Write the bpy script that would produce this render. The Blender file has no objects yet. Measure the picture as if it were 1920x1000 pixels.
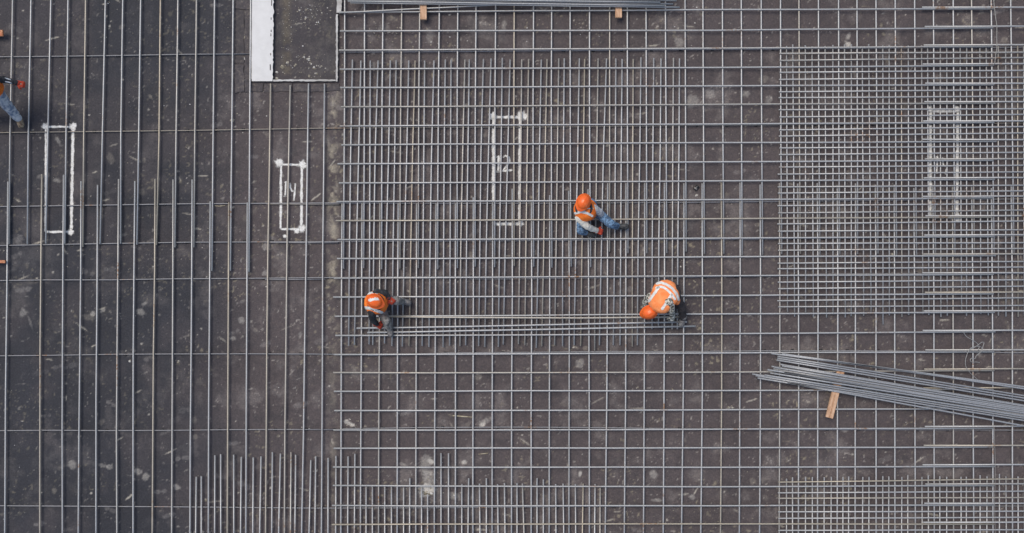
import bpy, bmesh, math, random
import numpy as np
from mathutils import Vector, Matrix

random.seed(7)
rng = np.random.default_rng(11)
scene = bpy.context.scene
COL = scene.collection

# ------------------------------------------------------------------ camera, light, exposure
H = 20.0                                   # camera height over the ground, metres
cam_data = bpy.data.cameras.new("camera")
cam = bpy.data.objects.new("camera", cam_data)
COL.objects.link(cam)
cam.location = (0, 0, H)
cam.rotation_euler = (0, 0, 0)
cam_data.sensor_width = 36.0
cam_data.lens = 36.0 * H / 19.2
cam_data.clip_start = 0.1
cam_data.clip_end = 1000.0
scene.camera = cam

SUN_EL, SUN_AZ = math.radians(64), math.radians(312)      # light comes from the upper left
world = bpy.data.worlds.new("World")
scene.world = world
world.use_nodes = True
wn = world.node_tree
bg = wn.nodes["Background"]
sky = wn.nodes.new("ShaderNodeTexSky")
sky.sky_type = 'NISHITA'
sky.sun_disc = False
sky.sun_elevation = SUN_EL
sky.sun_rotation = SUN_AZ
sky.dust_density = 2.0
sky.air_density = 1.0
wn.links.new(sky.outputs[0], bg.inputs[0])
bg.inputs[1].default_value = 0.10

sun_data = bpy.data.lights.new("sun", 'SUN')
sun_data.energy = 1.5
sun_data.angle = math.radians(32)
sun_data.color = (1.0, 0.93, 0.82)
sun = bpy.data.objects.new("sun", sun_data)
COL.objects.link(sun)
d = Vector((math.cos(SUN_EL) * math.sin(SUN_AZ), math.cos(SUN_EL) * math.cos(SUN_AZ), math.sin(SUN_EL)))
sun.rotation_euler = d.to_track_quat('Z', 'Y').to_euler()

scene.view_settings.view_transform = 'Standard'
scene.view_settings.look = 'None'
scene.view_settings.gamma = 1.0
scene.view_settings.use_curve_mapping = False
scene.view_settings.exposure = 0.64

# ------------------------------------------------------------------ helpers
def P(px, py, z=0.0):
    """a place on the site surveyed from the plan (1 unit = 1 cm), at height z"""
    k = (H - z) / H / 100.0
    return Vector(((px - 960.0) * k, (500.0 - py) * k, z))

def link(o):
    COL.objects.link(o)
    return o

def tag(o, label=None, cat=None, group=None, kind=None):
    if label: o["label"] = label
    if cat: o["category"] = cat
    if group: o["group"] = group
    if kind: o["kind"] = kind
    return o

def empty(name, loc, label, cat, group=None):
    o = link(bpy.data.objects.new(name, None))
    o.location = loc
    o.empty_display_size = 0.2
    return tag(o, label, cat, group)

def mesh_obj(name, verts, faces, mat, parent=None, smooth=True):
    me = bpy.data.meshes.new(name)
    me.from_pydata([tuple(v) for v in verts], [], faces)
    if smooth:
        me.polygons.foreach_set("use_smooth", [True] * len(me.polygons))
    for m in (mat if isinstance(mat, (list, tuple)) else [mat]):
        me.materials.append(m)
    o = link(bpy.data.objects.new(name, me))
    if parent is not None:
        o.parent = parent
        o.matrix_parent_inverse = Matrix.Translation(-parent.location)
    return o

def tube_data(pts, r, sides=6, flat_ends=True):
    """tube along pts, returns verts, faces"""
    vs, fs = [], []
    n = len(pts)
    for i, p in enumerate(pts):
        t = (pts[min(i + 1, n - 1)] - pts[max(i - 1, 0)]).normalized()
        u = t.cross(Vector((0, 0, 1)))
        if u.length < 1e-4: u = Vector((1, 0, 0))
        u.normalize()
        w = u.cross(t).normalized()
        rr = r[i] if isinstance(r, (list, tuple)) else r
        for k in range(sides):
            a = 2 * math.pi * k / sides
            vs.append(p + u * (math.cos(a) * rr) + w * (math.sin(a) * rr))
    for i in range(n - 1):
        for k in range(sides):
            a, b = i * sides + k, i * sides + (k + 1) % sides
            fs.append((a, b, b + sides, a + sides))
    fs.append(tuple(reversed(range(sides))))
    fs.append(tuple((n - 1) * sides + k for k in range(sides)))
    return vs, fs

# ------------------------------------------------------------------ node helpers / materials
def new_mat(name):
    m = bpy.data.materials.new(name)
    m.use_nodes = True
    nt = m.node_tree
    return m, nt, nt.nodes["Principled BSDF"]

def nd(nt, typ, **kw):
    n = nt.nodes.new(typ)
    for k, v in kw.items():
        setattr(n, k, v)
    return n

def noise(nt, scale, detail=4, rough=0.55, coord=None, dist=0.0):
    n = nd(nt, "ShaderNodeTexNoise")
    n.inputs["Scale"].default_value = scale
    n.inputs["Detail"].default_value = detail
    n.inputs["Roughness"].default_value = rough
    n.inputs["Distortion"].default_value = dist
    if coord is not None: nt.links.new(coord, n.inputs["Vector"])
    return n

def ramp(nt, fac, stops):
    n = nd(nt, "ShaderNodeValToRGB")
    el = n.color_ramp.elements
    while len(el) < len(stops): el.new(0.5)
    for e, (p, c) in zip(el, stops):
        e.position = p
        e.color = c if len(c) == 4 else (*c, 1)
    nt.links.new(fac, n.inputs[0])
    return n

def mix(nt, fac, a, b, mode='MIX'):
    n = nd(nt, "ShaderNodeMix", data_type='RGBA', blend_type=mode)
    for s, v in ((n.inputs[0], fac), (n.inputs[6], a), (n.inputs[7], b)):
        if hasattr(v, "is_output") or isinstance(v, bpy.types.NodeSocket): nt.links.new(v, s)
        elif isinstance(v, (int, float)): s.default_value = v
        else: s.default_value = (*v, 1) if len(v) == 3 else v
    return n.outputs[2]

def bump(nt, bsdf, height, strength, dist):
    b = nd(nt, "ShaderNodeBump")
    b.inputs["Strength"].default_value = strength
    b.inputs["Distance"].default_value = dist
    nt.links.new(height, b.inputs["Height"])
    nt.links.new(b.outputs[0], bsdf.inputs["Normal"])

def steel_mat(name, base, warm, rusty=0.62, metallic=0.5, rough=0.5):
    m, nt, b = new_mat(name)
    info = nd(nt, "ShaderNodeObjectInfo")
    geo = nd(nt, "ShaderNodeNewGeometry")
    c1 = ramp(nt, info.outputs["Random"], [(0.0, base), (0.78, tuple(x * 1.12 for x in base)), (0.88, warm), (1.0, tuple(x * 0.9 for x in base))])
    n1 = noise(nt, 1.3, 3, 0.6, geo.outputs["Position"])
    r1 = ramp(nt, n1.outputs[0], [(rusty, (0, 0, 0)), (rusty + 0.08, (1, 1, 1))])
    n2 = noise(nt, 22, 3, 0.6, geo.outputs["Position"])
    r2 = ramp(nt, n2.outputs[0], [(0.42, (0, 0, 0)), (0.6, (1, 1, 1))])
    mul = nd(nt, "ShaderNodeMath", operation='MULTIPLY')
    nt.links.new(r1.outputs[0], mul.inputs[0]); nt.links.new(r2.outputs[0], mul.inputs[1])
    c2 = mix(nt, mul.outputs[0], c1.outputs[0], (0.30, 0.17, 0.09))
    n3 = noise(nt, 60, 2, 0.5, geo.outputs["Position"])
    r3 = ramp(nt, n3.outputs[0], [(0.3, (0.75, 0.75, 0.75)), (0.7, (1.12, 1.12, 1.12))])
    c3 = mix(nt, 1.0, c2, r3.outputs[0], 'MULTIPLY')
    nt.links.new(c3, b.inputs["Base Color"])
    b.inputs["Metallic"].default_value = metallic
    b.inputs["Roughness"].default_value = rough
    wv = noise(nt, 120, 1, 0.5, geo.outputs["Position"])
    bump(nt, b, wv.outputs[0], 0.4, 0.004)
    return m

M_bar = steel_mat("rebar_steel", (0.44, 0.435, 0.425), (0.46, 0.40, 0.31))
M_bar_thin = steel_mat("rebar_thin_dusty", (0.24, 0.235, 0.24), (0.26, 0.225, 0.175), rusty=0.60, metallic=0.3, rough=0.6)
M_bar_pile = steel_mat("rebar_pile_steel", (0.33, 0.335, 0.34), (0.37, 0.37, 0.37), rusty=0.75)
M_wire = steel_mat("tie_wire", (0.34, 0.335, 0.32), (0.34, 0.32, 0.29), rusty=0.8)

def cloth_mat(name, ca, cb, scale=14, rough=0.9, lo=0.4, hi=0.6, bumpd=0.006):
    m, nt, b = new_mat(name)
    tc = nd(nt, "ShaderNodeTexCoord")
    n = noise(nt, scale, 4, 0.6, tc.outputs["Object"], 0.6)
    r = ramp(nt, n.outputs[0], [(lo, ca), (hi, cb)])
    nt.links.new(r.outputs[0], b.inputs["Base Color"])
    b.inputs["Roughness"].default_value = rough
    n2 = noise(nt, 45, 3, 0.6, tc.outputs["Object"])
    bump(nt, b, n2.outputs[0], 0.5, bumpd)
    return m

M_skin = cloth_mat("skin", (0.42, 0.24, 0.17), (0.48, 0.28, 0.2), 8, 0.6)
M_hair = cloth_mat("hair", (0.03, 0.02, 0.015), (0.05, 0.035, 0.025), 30, 0.7)
M_vest = cloth_mat("orange_vest", (0.80, 0.155, 0.012), (0.88, 0.21, 0.02), 9, 0.8)
M_vest_lit = cloth_mat("lit_orange_vest", (0.80, 0.215, 0.055), (0.86, 0.29, 0.10), 7, 0.8)  # lighter orange: bright light on the stooping back is put into the colour
M_vest_flap = cloth_mat("bright_orange_vest", (0.85, 0.12, 0.01), (0.85, 0.17, 0.02), 7, 0.8)
M_refl = cloth_mat("reflective_tape", (0.55, 0.56, 0.53), (0.68, 0.68, 0.64), 20, 0.5)
M_jeans = cloth_mat("blue_jeans", (0.05, 0.085, 0.14), (0.15, 0.26, 0.40), 26, 0.95, 0.42, 0.58)
M_jeans_pale = cloth_mat("faded_jeans", (0.18, 0.22, 0.29), (0.52, 0.53, 0.54), 11, 0.95, 0.4, 0.58)
M_cream = cloth_mat("cream_sleeve", (0.52, 0.5, 0.43), (0.64, 0.62, 0.56), 12)
M_greysleeve = cloth_mat("light_grey_sleeve", (0.28, 0.29, 0.3), (0.5, 0.5, 0.51), 14)
M_camo = cloth_mat("mottled_sleeve", (0.06, 0.055, 0.04), (0.62, 0.6, 0.52), 26, 0.95, 0.44, 0.56)
M_black = cloth_mat("black_jacket", (0.012, 0.012, 0.014), (0.035, 0.037, 0.042), 14)
M_greytrouser = cloth_mat("dusty_grey_trousers", (0.12, 0.11, 0.10), (0.29, 0.275, 0.25), 12)
M_darktrouser = cloth_mat("dark_trousers", (0.018, 0.016, 0.018), (0.05, 0.04, 0.04), 12)
M_glove = cloth_mat("red_glove", (0.42, 0.04, 0.02), (0.62, 0.085, 0.035), 25)
M_boot_dark = cloth_mat("black_boot", (0.012, 0.012, 0.012), (0.06, 0.06, 0.058), 18, 0.5)
M_boot_grey = cloth_mat("grey_boot", (0.09, 0.085, 0.085), (0.2, 0.19, 0.18), 18, 0.7)
M_boot_brown = cloth_mat("brown_boot", (0.1, 0.07, 0.045), (0.32, 0.25, 0.17), 22, 0.7)
M_sock = cloth_mat("cream_cuff", (0.45, 0.43, 0.36), (0.6, 0.58, 0.5), 18)
M_whitestripe = cloth_mat("white_stripe", (0.6, 0.6, 0.6), (0.72, 0.72, 0.72), 18)

def helmet_mat():
    m, nt, b = new_mat("orange_helmet")
    tc = nd(nt, "ShaderNodeTexCoord")
    n = noise(nt, 9, 5, 0.7, tc.outputs["Object"])
    r = ramp(nt, n.outputs[0], [(0.3, (0.72, 0.10, 0.012)), (0.62, (0.80, 0.14, 0.018)), (0.78, (0.75, 0.30, 0.16))])
    nt.links.new(r.outputs[0], b.inputs["Base Color"])
    b.inputs["Roughness"].default_value = 0.35
    return m
M_helmet = helmet_mat()
M_strap = cloth_mat("black_strap", (0.012, 0.012, 0.012), (0.03, 0.03, 0.03), 18)

def wood_mat():
    m, nt, b = new_mat("raw_timber")
    tc = nd(nt, "ShaderNodeTexCoord")
    mp = nd(nt, "ShaderNodeMapping")
    mp.inputs["Scale"].default_value = (40, 3, 40)
    nt.links.new(tc.outputs["Object"], mp.inputs[0])
    n = noise(nt, 1.0, 5, 0.65, mp.outputs[0], 0.8)
    r = ramp(nt, n.outputs[0], [(0.32, (0.36, 0.19, 0.10)), (0.5, (0.56, 0.35, 0.22)), (0.7, (0.66, 0.46, 0.32))])
    n2 = noise(nt, 6, 4, 0.6, tc.outputs["Object"])
    r2 = ramp(nt, n2.outputs[0], [(0.35, (0.72, 0.68, 0.62)), (0.6, (1.0, 1.0, 1.0))])
    nt.links.new(mix(nt, 1.0, r.outputs[0], r2.outputs[0], 'MULTIPLY'), b.inputs["Base Color"])
    b.inputs["Roughness"].default_value = 0.85
    bump(nt, b, n.outputs[0], 0.5, 0.004)
    return m
M_wood = wood_mat()
M_sliver = cloth_mat("pale_sliver", (0.24, 0.2, 0.13), (0.42, 0.37, 0.27), 20)
M_wood_dark = cloth_mat("stained_timber", (0.35, 0.1, 0.04), (0.5, 0.26, 0.14), 20)

def ground_mat():
    m, nt, b = new_mat("bitumen_membrane")
    at = nd(nt, "ShaderNodeAttribute", attribute_name="tone")
    geo = nd(nt, "ShaderNodeNewGeometry")
    n = noise(nt, 70, 5, 0.7, geo.outputs["Position"])
    r = ramp(nt, n.outputs[0], [(0.25, (0.6, 0.6, 0.6)), (0.5, (1.0, 1.0, 1.0)), (0.78, (1.5, 1.48, 1.42))])
    n3 = noise(nt, 9, 6, 0.65, geo.outputs["Position"], 0.4)
    r3 = ramp(nt, n3.outputs[0], [(0.3, (0.78, 0.78, 0.8)), (0.7, (1.22, 1.2, 1.17))])
    n5 = noise(nt, 28, 5, 0.75, geo.outputs["Position"], 0.3)
    r5 = ramp(nt, n5.outputs[0], [(0.35, (0.78, 0.78, 0.79)), (0.5, (1, 1, 1)), (0.72, (1.45, 1.42, 1.36))])
    c = mix(nt, 1.0, at.outputs["Color"], r5.outputs[0], 'MULTIPLY')
    c = mix(nt, 1.0, c, r.outputs[0], 'MULTIPLY')
    c = mix(nt, 1.0, c, r3.outputs[0], 'MULTIPLY')
    nt.links.new(c, b.inputs["Base Color"])
    rr = ramp(nt, n3.outputs[0], [(0.3, (0.62, 0.62, 0.62)), (0.7, (0.85, 0.85, 0.85))])
    nt.links.new(rr.outputs[0], b.inputs["Roughness"])
    b.inputs["Specular IOR Level"].default_value = 0.3
    add = nd(nt, "ShaderNodeMath", operation='ADD')
    nt.links.new(n.outputs[0], add.inputs[0]); nt.links.new(n3.outputs[0], add.inputs[1])
    bump(nt, b, add.outputs[0], 0.6, 0.012)
    return m
M_ground = ground_mat()

def patch_mat():
    m, nt, b = new_mat("bitumen_patch")
    geo = nd(nt, "ShaderNodeNewGeometry")
    info = nd(nt, "ShaderNodeObjectInfo")
    n = noise(nt, 14, 6, 0.7, geo.outputs["Position"], 0.5)
    r = ramp(nt, n.outputs[0], [(0.3, (0.032, 0.029, 0.031)), (0.52, (0.062, 0.053, 0.055)), (0.64, (0.10, 0.085, 0.075)), (0.74, (0.24, 0.21, 0.17))])
    rr = ramp(nt, info.outputs["Random"], [(0, (0.85, 0.85, 0.85)), (1, (1.1, 1.1, 1.1))])
    nt.links.new(mix(nt, 1.0, r.outputs[0], rr.outputs[0], 'MULTIPLY'), b.inputs["Base Color"])
    b.inputs["Roughness"].default_value = 0.8
    n2 = noise(nt, 80, 4, 0.7, geo.outputs["Position"])
    bump(nt, b, n2.outputs[0], 0.6, 0.01)
    return m
M_patch = patch_mat()

def white_mat(name, c0, c1):
    m, nt, b = new_mat(name)
    geo = nd(nt, "ShaderNodeNewGeometry")
    n = noise(nt, 5, 6, 0.65, geo.outputs["Position"])
    r = ramp(nt, n.outputs[0], [(0.35, c0), (0.6, c1)])
    nt.links.new(r.outputs[0], b.inputs["Base Color"])
    b.inputs["Roughness"].default_value = 0.8
    n2 = noise(nt, 60, 3, 0.6, geo.outputs["Position"])
    bump(nt, b, n2.outputs[0], 0.3, 0.003)
    return m
M_white = white_mat("white_board", (0.56, 0.55, 0.53), (0.62, 0.61, 0.59))
M_rim = white_mat("white_rim", (0.28, 0.265, 0.24), (0.48, 0.47, 0.45))

def paint_mat():
    m, nt, b = new_mat("white_spray_paint")
    uv = nd(nt, "ShaderNodeUVMap")
    sep = nd(nt, "ShaderNodeSeparateXYZ")
    nt.links.new(uv.outputs[0], sep.inputs[0])
    geo = nd(nt, "ShaderNodeNewGeometry")
    n = noise(nt, 16, 5, 0.75, geo.outputs["Position"])
    # v = 1 in the middle of the stroke, 0 at its rim
    a = nd(nt, "ShaderNodeMath", operation='ADD')
    nt.links.new(sep.outputs[1], a.inputs[0])
    s = nd(nt, "ShaderNodeMath", operation='MULTIPLY_ADD')
    nt.links.new(n.outputs[0], s.inputs[0]); s.inputs[1].default_value = 1.3; s.inputs[2].default_value = -0.68
    nt.links.new(s.outputs[0], a.inputs[1])
    r = ramp(nt, a.outputs[0], [(0.08, (0, 0, 0)), (0.45, (0.4, 0.4, 0.4)), (0.85, (1, 1, 1))])
    nt.links.new(r.outputs[0], b.inputs["Alpha"])
    n2 = noise(nt, 30, 3, 0.6, geo.outputs["Position"])
    c = ramp(nt, n2.outputs[0], [(0.3, (0.50, 0.48, 0.43)), (0.6, (0.70, 0.69, 0.66))])
    nt.links.new(c.outputs[0], b.inputs["Base Color"])
    b.inputs["Roughness"].default_value = 0.9
    return m
M_paint = paint_mat()

def crumbs_mat():
    m, nt, b = new_mat("mortar_crumbs")
    geo = nd(nt, "ShaderNodeNewGeometry")
    r = ramp(nt, geo.outputs["Random Per Island"], [(0.0, (0.16, 0.14, 0.10)), (0.6, (0.30, 0.27, 0.21)), (0.88, (0.48, 0.46, 0.42)), (1.0, (0.62, 0.61, 0.59))])
    nt.links.new(r.outputs[0], b.inputs["Base Color"])
    b.inputs["Roughness"].default_value = 0.9
    return m
M_crumbs = crumbs_mat()
M_spacer = cloth_mat("dark_spacer", (0.01, 0.01, 0.011), (0.03, 0.03, 0.032), 20, 0.7)
M_can = cloth_mat("black_metal_offcut", (0.01, 0.01, 0.01), (0.03, 0.03, 0.03), 20, 0.25)

# ------------------------------------------------------------------ ground: one sheet, painted by weathering attribute
def vnoise(X, Y, scale, seed):
    g = np.random.default_rng(seed).random((257, 257)).astype(np.float32)
    x = X / scale; y = Y / scale
    xi = np.floor(x).astype(np.int64); yi = np.floor(y).astype(np.int64)
    fx = (x - xi).astype(np.float32); fy = (y - yi).astype(np.float32)
    fx = fx * fx * (3 - 2 * fx); fy = fy * fy * (3 - 2 * fy)
    a = g[yi % 256, xi % 256]; b_ = g[yi % 256, (xi + 1) % 256]
    c = g[(yi + 1) % 256, xi % 256]; d_ = g[(yi + 1) % 256, (xi + 1) % 256]
    return (a * (1 - fx) + b_ * fx) * (1 - fy) + (c * (1 - fx) + d_ * fx) * fy

def fbm(X, Y, scale, seed, octs=4, gain=0.55):
    s = 0; a = 1; t = 0
    for o in range(octs):
        s = s + a * vnoise(X + 1000 + o * 37, Y + 1000 + o * 91, scale / 2 ** o, seed + o)
        t += a; a *= gain
    return s / t

def sstep(a, b, x):
    t = np.clip((x - a) / (b - a), 0, 1)
    return t * t * (3 - 2 * t)

def build_ground():
    fine_x = np.arange(-120, 2041, 2.0); fine_y = np.arange(-120, 1121, 2.0)
    far = np.array([20000., 9000., 4000., 1800., 900., 400., 160.])
    xs = np.concatenate([-120 - far, fine_x, 2040 + far[::-1]])
    ys = np.concatenate([-120 - far, fine_y, 1120 + far[::-1]])
    X, Y = np.meshgrid(xs, ys)
    X = X.astype(np.float64); Y = Y.astype(np.float64)
    n0 = fbm(X, Y, 260, 1); n1 = fbm(X, Y, 60, 20, 5); n2 = fbm(X, Y, 14, 40, 4); n3 = vnoise(X, Y, 3.2, 77)
    left = 1 - sstep(330, 520, X + (n0 - 0.5) * 320 + (Y - 500) * 0.05)
    dark = np.array([0.029, 0.030, 0.037]); brown = np.array([0.072, 0.060, 0.061])
    C = dark * left[..., None] + brown * (1 - left[..., None])
    # worn edge of the membrane, brownish again high up on the left
    l2 = sstep(0.5, 0.62, n0 * 0.6 + n1 * 0.4) * left * 0.35
    C = C * (1 - l2[..., None]) + np.array([0.062, 0.052, 0.053]) * l2[..., None]
    C = C * (0.78 + 0.44 * n1)[..., None]
    def blend(mask, col):
        nonlocal C
        mask = np.clip(mask, 0, 1)[..., None]
        C = C * (1 - mask) + np.array(col) * mask
    # thin dust films
    dust = sstep(0.54, 0.78, fbm(X, Y, 46, 91, 5, 0.65)) * (0.12 + 0.16 * (1 - left))
    blend(dust, (0.26, 0.235, 0.22))
    # ochre specks of clay in patches
    patch = sstep(0.46, 0.66, fbm(X, Y, 80, 150, 3))
    fine = vnoise(X, Y, 3.0, 300) * 0.6 + vnoise(X, Y, 6.5, 301) * 0.4
    blend(sstep(0.70, 0.84, fine) * patch * (0.42 - 0.22 * left), (0.36, 0.32, 0.22))
    fine2 = vnoise(X, Y, 2.6, 400) * 0.7 + vnoise(X, Y, 9, 401) * 0.3
    blend(sstep(0.80, 0.9, fine2) * (0.36 - 0.14 * left), (0.50, 0.47, 0.42))
    # damp dark marks
    blend(sstep(0.64, 0.8, fbm(X, Y, 30, 520, 4)) * 0.35, (0.03, 0.029, 0.033))
    # clay line left of the mesh edge
    band = np.exp(-((X - 624 - 5 * (n1 - 0.5)) / 9) ** 2) * sstep(0.42, 0.66, n2) * (Y > 160)
    blend(band * 0.5 * (0.3 + 0.7 * (Y < 620)), (0.42, 0.38, 0.29))
    spots = []
    def spot(x, y, rx, ry, ang, a, col=(0.42, 0.40, 0.38), rag=0.5, hollow=0.0):
        R = max(rx, ry) * 1.9
        i0, i1 = np.searchsorted(xs, [x - R, x + R]); j0, j1 = np.searchsorted(ys, [y - R, y + R])
        if i1 <= i0 or j1 <= j0: return
        xx = X[j0:j1, i0:i1] - x; yy = Y[j0:j1, i0:i1] - y
        ca, sa = math.cos(ang), math.sin(ang)
        u = (xx * ca + yy * sa) / rx; v = (-xx * sa + yy * ca) / ry
        rr = np.sqrt(u * u + v * v) + (n2[j0:j1, i0:i1] - 0.5) * 2 * rag + (n3[j0:j1, i0:i1] - 0.5) * 0.5
        mk = 1 - sstep(0.55, 1.15, rr)
        if hollow: mk = mk * (1 - hollow * (1 - sstep(0.25, 0.8, rr)))
        mk = np.clip(mk * a, 0, 1)[..., None]
        C[j0:j1, i0:i1] = C[j0:j1, i0:i1] * (1 - mk) + np.array(col) * mk
    r = np.random.default_rng(5)
    # trodden boot prints, sole and heel
    for _ in range(110):
        x, y = r.uniform(-60, 1980), r.uniform(-60, 1060)
        if r.random() < 0.5: x = r.uniform(0, 620); y = r.uniform(420, 1000)
        a = r.uniform(-0.5, 0.5) + (math.pi if r.random() < 0.5 else 0)
        s = r.uniform(0.75, 1.15); al = r.uniform(0.05, 0.20)
        spot(x, y, 9 * s, 5 * s, a, al, rag=0.5, hollow=0.3)
        spot(x + 13 * s * math.cos(a), y + 13 * s * math.sin(a), 5 * s, 4.6 * s, a, al * 1.3, hollow=0.4)
    for _ in range(170):
        x, y = r.uniform(-60, 1980), r.uniform(-60, 1060)
        s = r.uniform(1.5, 6)
        spot(x, y, s * r.uniform(0.8, 2.2), s, r.uniform(0, 3.1), r.uniform(0.08, 0.26), (0.34, 0.31, 0.26), rag=0.9)
    for _ in range(420):
        x, y = r.uniform(-60, 1980), r.uniform(-60, 1060)
        s = r.uniform(0.9, 2.0)
        spot(x, y, s * 1.3, s, r.uniform(0, 3.1), r.uniform(0.25, 0.7), (0.56, 0.53, 0.46), rag=0.3)
    # scratches and wood slivers pressed in the dirt
    for _ in range(110):
        x, y = r.uniform(0, 1920), r.uniform(0, 1000)
        spot(x, y, r.uniform(5, 16), 1.5, r.normal(0, 0.5), r.uniform(0.3, 0.7), (0.46, 0.43, 0.36), rag=0.2)
    named = [(803, 915, 17, 9, 0, 0.95), (800, 925, 12, 7, 0, 0.95), (806, 898, 13, 22, 0, 0.62), (800, 872, 14, 24, 0, 0.6),
             (853, 930, 14, 6, 0.3, 0.6), (655, 795, 12, 4, 0.6, 0.8), (660, 797, 5, 3, 0, 0.95), (910, 790, 14, 6, -0.4, 0.6),
             (905, 797, 8, 4, -0.6, 0.8), (1588, 82, 9, 6, 0.9, 0.8), (1590, 70, 4, 9, 0.4, 0.7), (1605, 137, 6, 9, 0, 0.45),
             (1088, 682, 7, 12, 0.5, 0.55), (1795, 408, 13, 6, 0, 0.5), (1770, 395, 22, 20, 0, 0.12),
             (108, 262, 4, 12, -0.5, 0.6), (105, 338, 7, 4, 0, 0.5), (44, 586, 9, 8, 0, 0.5), (56, 603, 2.2, 12, -0.3, 0.35),
             (136, 872, 8, 7, 0, 0.55), (205, 876, 6, 5, 0, 0.55), (192, 873, 9, 4, 0.2, 0.35), (257, 883, 8, 6, 0.5, 0.6), (274, 894, 6, 6, 0, 0.6),
             (333, 913, 9, 6, 0.5, 0.7), (264, 585, 9, 6, 0.2, 0.55), (174, 588, 4, 4, 0, 0.7), (192, 583, 6, 3, -0.3, 0.6), (270, 570, 6, 3, -0.5, 0.5),
             (451, 600, 9, 5, 0.6, 0.6), (437, 634, 8, 5, 0.1, 0.5), (498, 462, 8, 7, 0, 0.5), (497, 512, 6, 6, 0, 0.6), (563, 627, 5, 8, 0.3, 0.55),
             (1400, 175, 9, 8, 0, 0.5), (1441, 188, 8, 8, 0.4, 0.5), (1330, 175, 10, 9, 0, 0.45), (1296, 190, 12, 12, 0, 0.5), (1275, 80, 12, 8, 0.9, 0.5),
             (945, 45, 5, 12, 0.1, 0.5), (908, 45, 9, 4, 0.2, 0.3), (1500, 470, 5, 3, 0, 0.4), (1225, 890, 8, 7, 0, 0.6), (1298, 932, 5, 5, 0, 0.6),
             (1088, 888, 3, 7, 0.2, 0.8), (872, 867, 5, 4, 0, 0.8), (808, 865, 7, 5, 0.3, 0.8), (757, 872, 9, 4, 0.3, 0.55), (1230, 938, 12, 3, 0.0, 0.6),
             (1725, 805, 5, 5, 0, 0.7), (1585, 806, 7, 4, 0, 0.6), (1835, 665, 6, 4, 0, 0.5), (1850, 95, 6, 5, 0, 0.5), (720, 55, 10, 9, 0, 0.3),
             (805, 68, 10, 12, 0, 0.35), (690, 200, 8, 7, 0, 0.3), (725, 240, 12, 6, 0, 0.4), (700, 125, 4, 8, 0, 0.4), (715, 118, 9, 2, 0, 0.3)]
    for x, y, rx, ry, a, al in named:
        spot(x, y, rx, ry, a, al * (0.95 if al > 0.75 else 0.55), (0.46, 0.44, 0.40), rag=0.7)
    # brown clay trace and rows of white crumbs on the floor inside the boarded opening
    inside = (X > 510) & (X < 636) & (Y < 152)
    tr = np.exp(-((X - 537 + 6 * (n1 - 0.5)) / 8) ** 2) * sstep(0.35, 0.6, n2) * inside
    blend(tr * 0.45, (0.20, 0.16, 0.09))
    blend((0.35 + 0.4 * sstep(560, 640, X)) * inside, (0.034, 0.033, 0.038))
    blend(sstep(0.5, 0.72, n2) * inside * 0.3, (0.11, 0.10, 0.09))
    # height: shallow waves and the lap of the sheets
    Z = (n1 - 0.5) * 0.004
    nx, ny = len(xs), len(ys)
    co = np.empty((ny * nx, 3), np.float32)
    co[:, 0] = ((X - 960) / 100).ravel(); co[:, 1] = ((500 - Y) / 100).ravel(); co[:, 2] = (Z - 0.002).ravel()
    idx = np.arange(ny * nx).reshape(ny, nx)
    q = np.stack([idx[1:, :-1], idx[1:, 1:], idx[:-1, 1:], idx[:-1, :-1]], -1).reshape(-1, 4)
    me = bpy.data.meshes.new("ground")
    me.vertices.add(len(co)); me.vertices.foreach_set("co", co.ravel())
    me.loops.add(q.size); me.loops.foreach_set("vertex_index", q.ravel().astype(np.int32))
    me.polygons.add(len(q)); me.polygons.foreach_set("loop_start", np.arange(0, q.size, 4, dtype=np.int32))
    me.update(calc_edges=True)
    at = me.attributes.new("tone", 'FLOAT_COLOR', 'POINT')
    cc = np.ones((ny * nx, 4), np.float32); cc[:, :3] = np.clip(C, 0.01, 0.9).reshape(-1, 3)
    at.data.foreach_set("color", cc.ravel())
    me.materials.append(M_ground)
    me.polygons.foreach_set("use_smooth", [True] * len(me.polygons))
    return tag(link(bpy.data.objects.new("ground", me)), "dark bitumen membrane floor of the site with pale dust and boot prints", kind="structure")
build_ground()

# ------------------------------------------------------------------ torn strips of membrane round the boarded opening
def ragged_sheet(name, poly, z0, z1, mat, parent=None, step=7, rag=0.9, seed=0):
    """a thin sheet with an uneven outline, poly in plan units"""
    r = random.Random(seed)
    out = []
    for i in range(len(poly)):
        a, b_ = poly[i], poly[(i + 1) % len(poly)]
        L = math.hypot(b_[0] - a[0], b_[1] - a[1]); n = max(1, int(L / step))
        for k in range(n):
            t = k / n
            j = rag if k else rag * 0.4
            out.append((a[0] + (b_[0] - a[0]) * t + r.uniform(-j, j), a[1] + (b_[1] - a[1]) * t + r.uniform(-j, j)))
    n = len(out)
    vs = [P(x, y, z1) for x, y in out] + [P(x, y, z0) for x, y in out]
    fs = [tuple(range(n))] + [(i, (i + 1) % n, n + (i + 1) % n, n + i) for i in range(n)]
    o = mesh_obj(name, vs, fs, mat, parent, smooth=False)
    bm = bmesh.new(); bm.from_mesh(o.data); bmesh.ops.recalc_face_normals(bm, faces=bm.faces)
    bmesh.ops.triangulate(bm, faces=[f for f in bm.faces if len(f.verts) > 4]); bm.to_mesh(o.data); bm.free()
    return o

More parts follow.
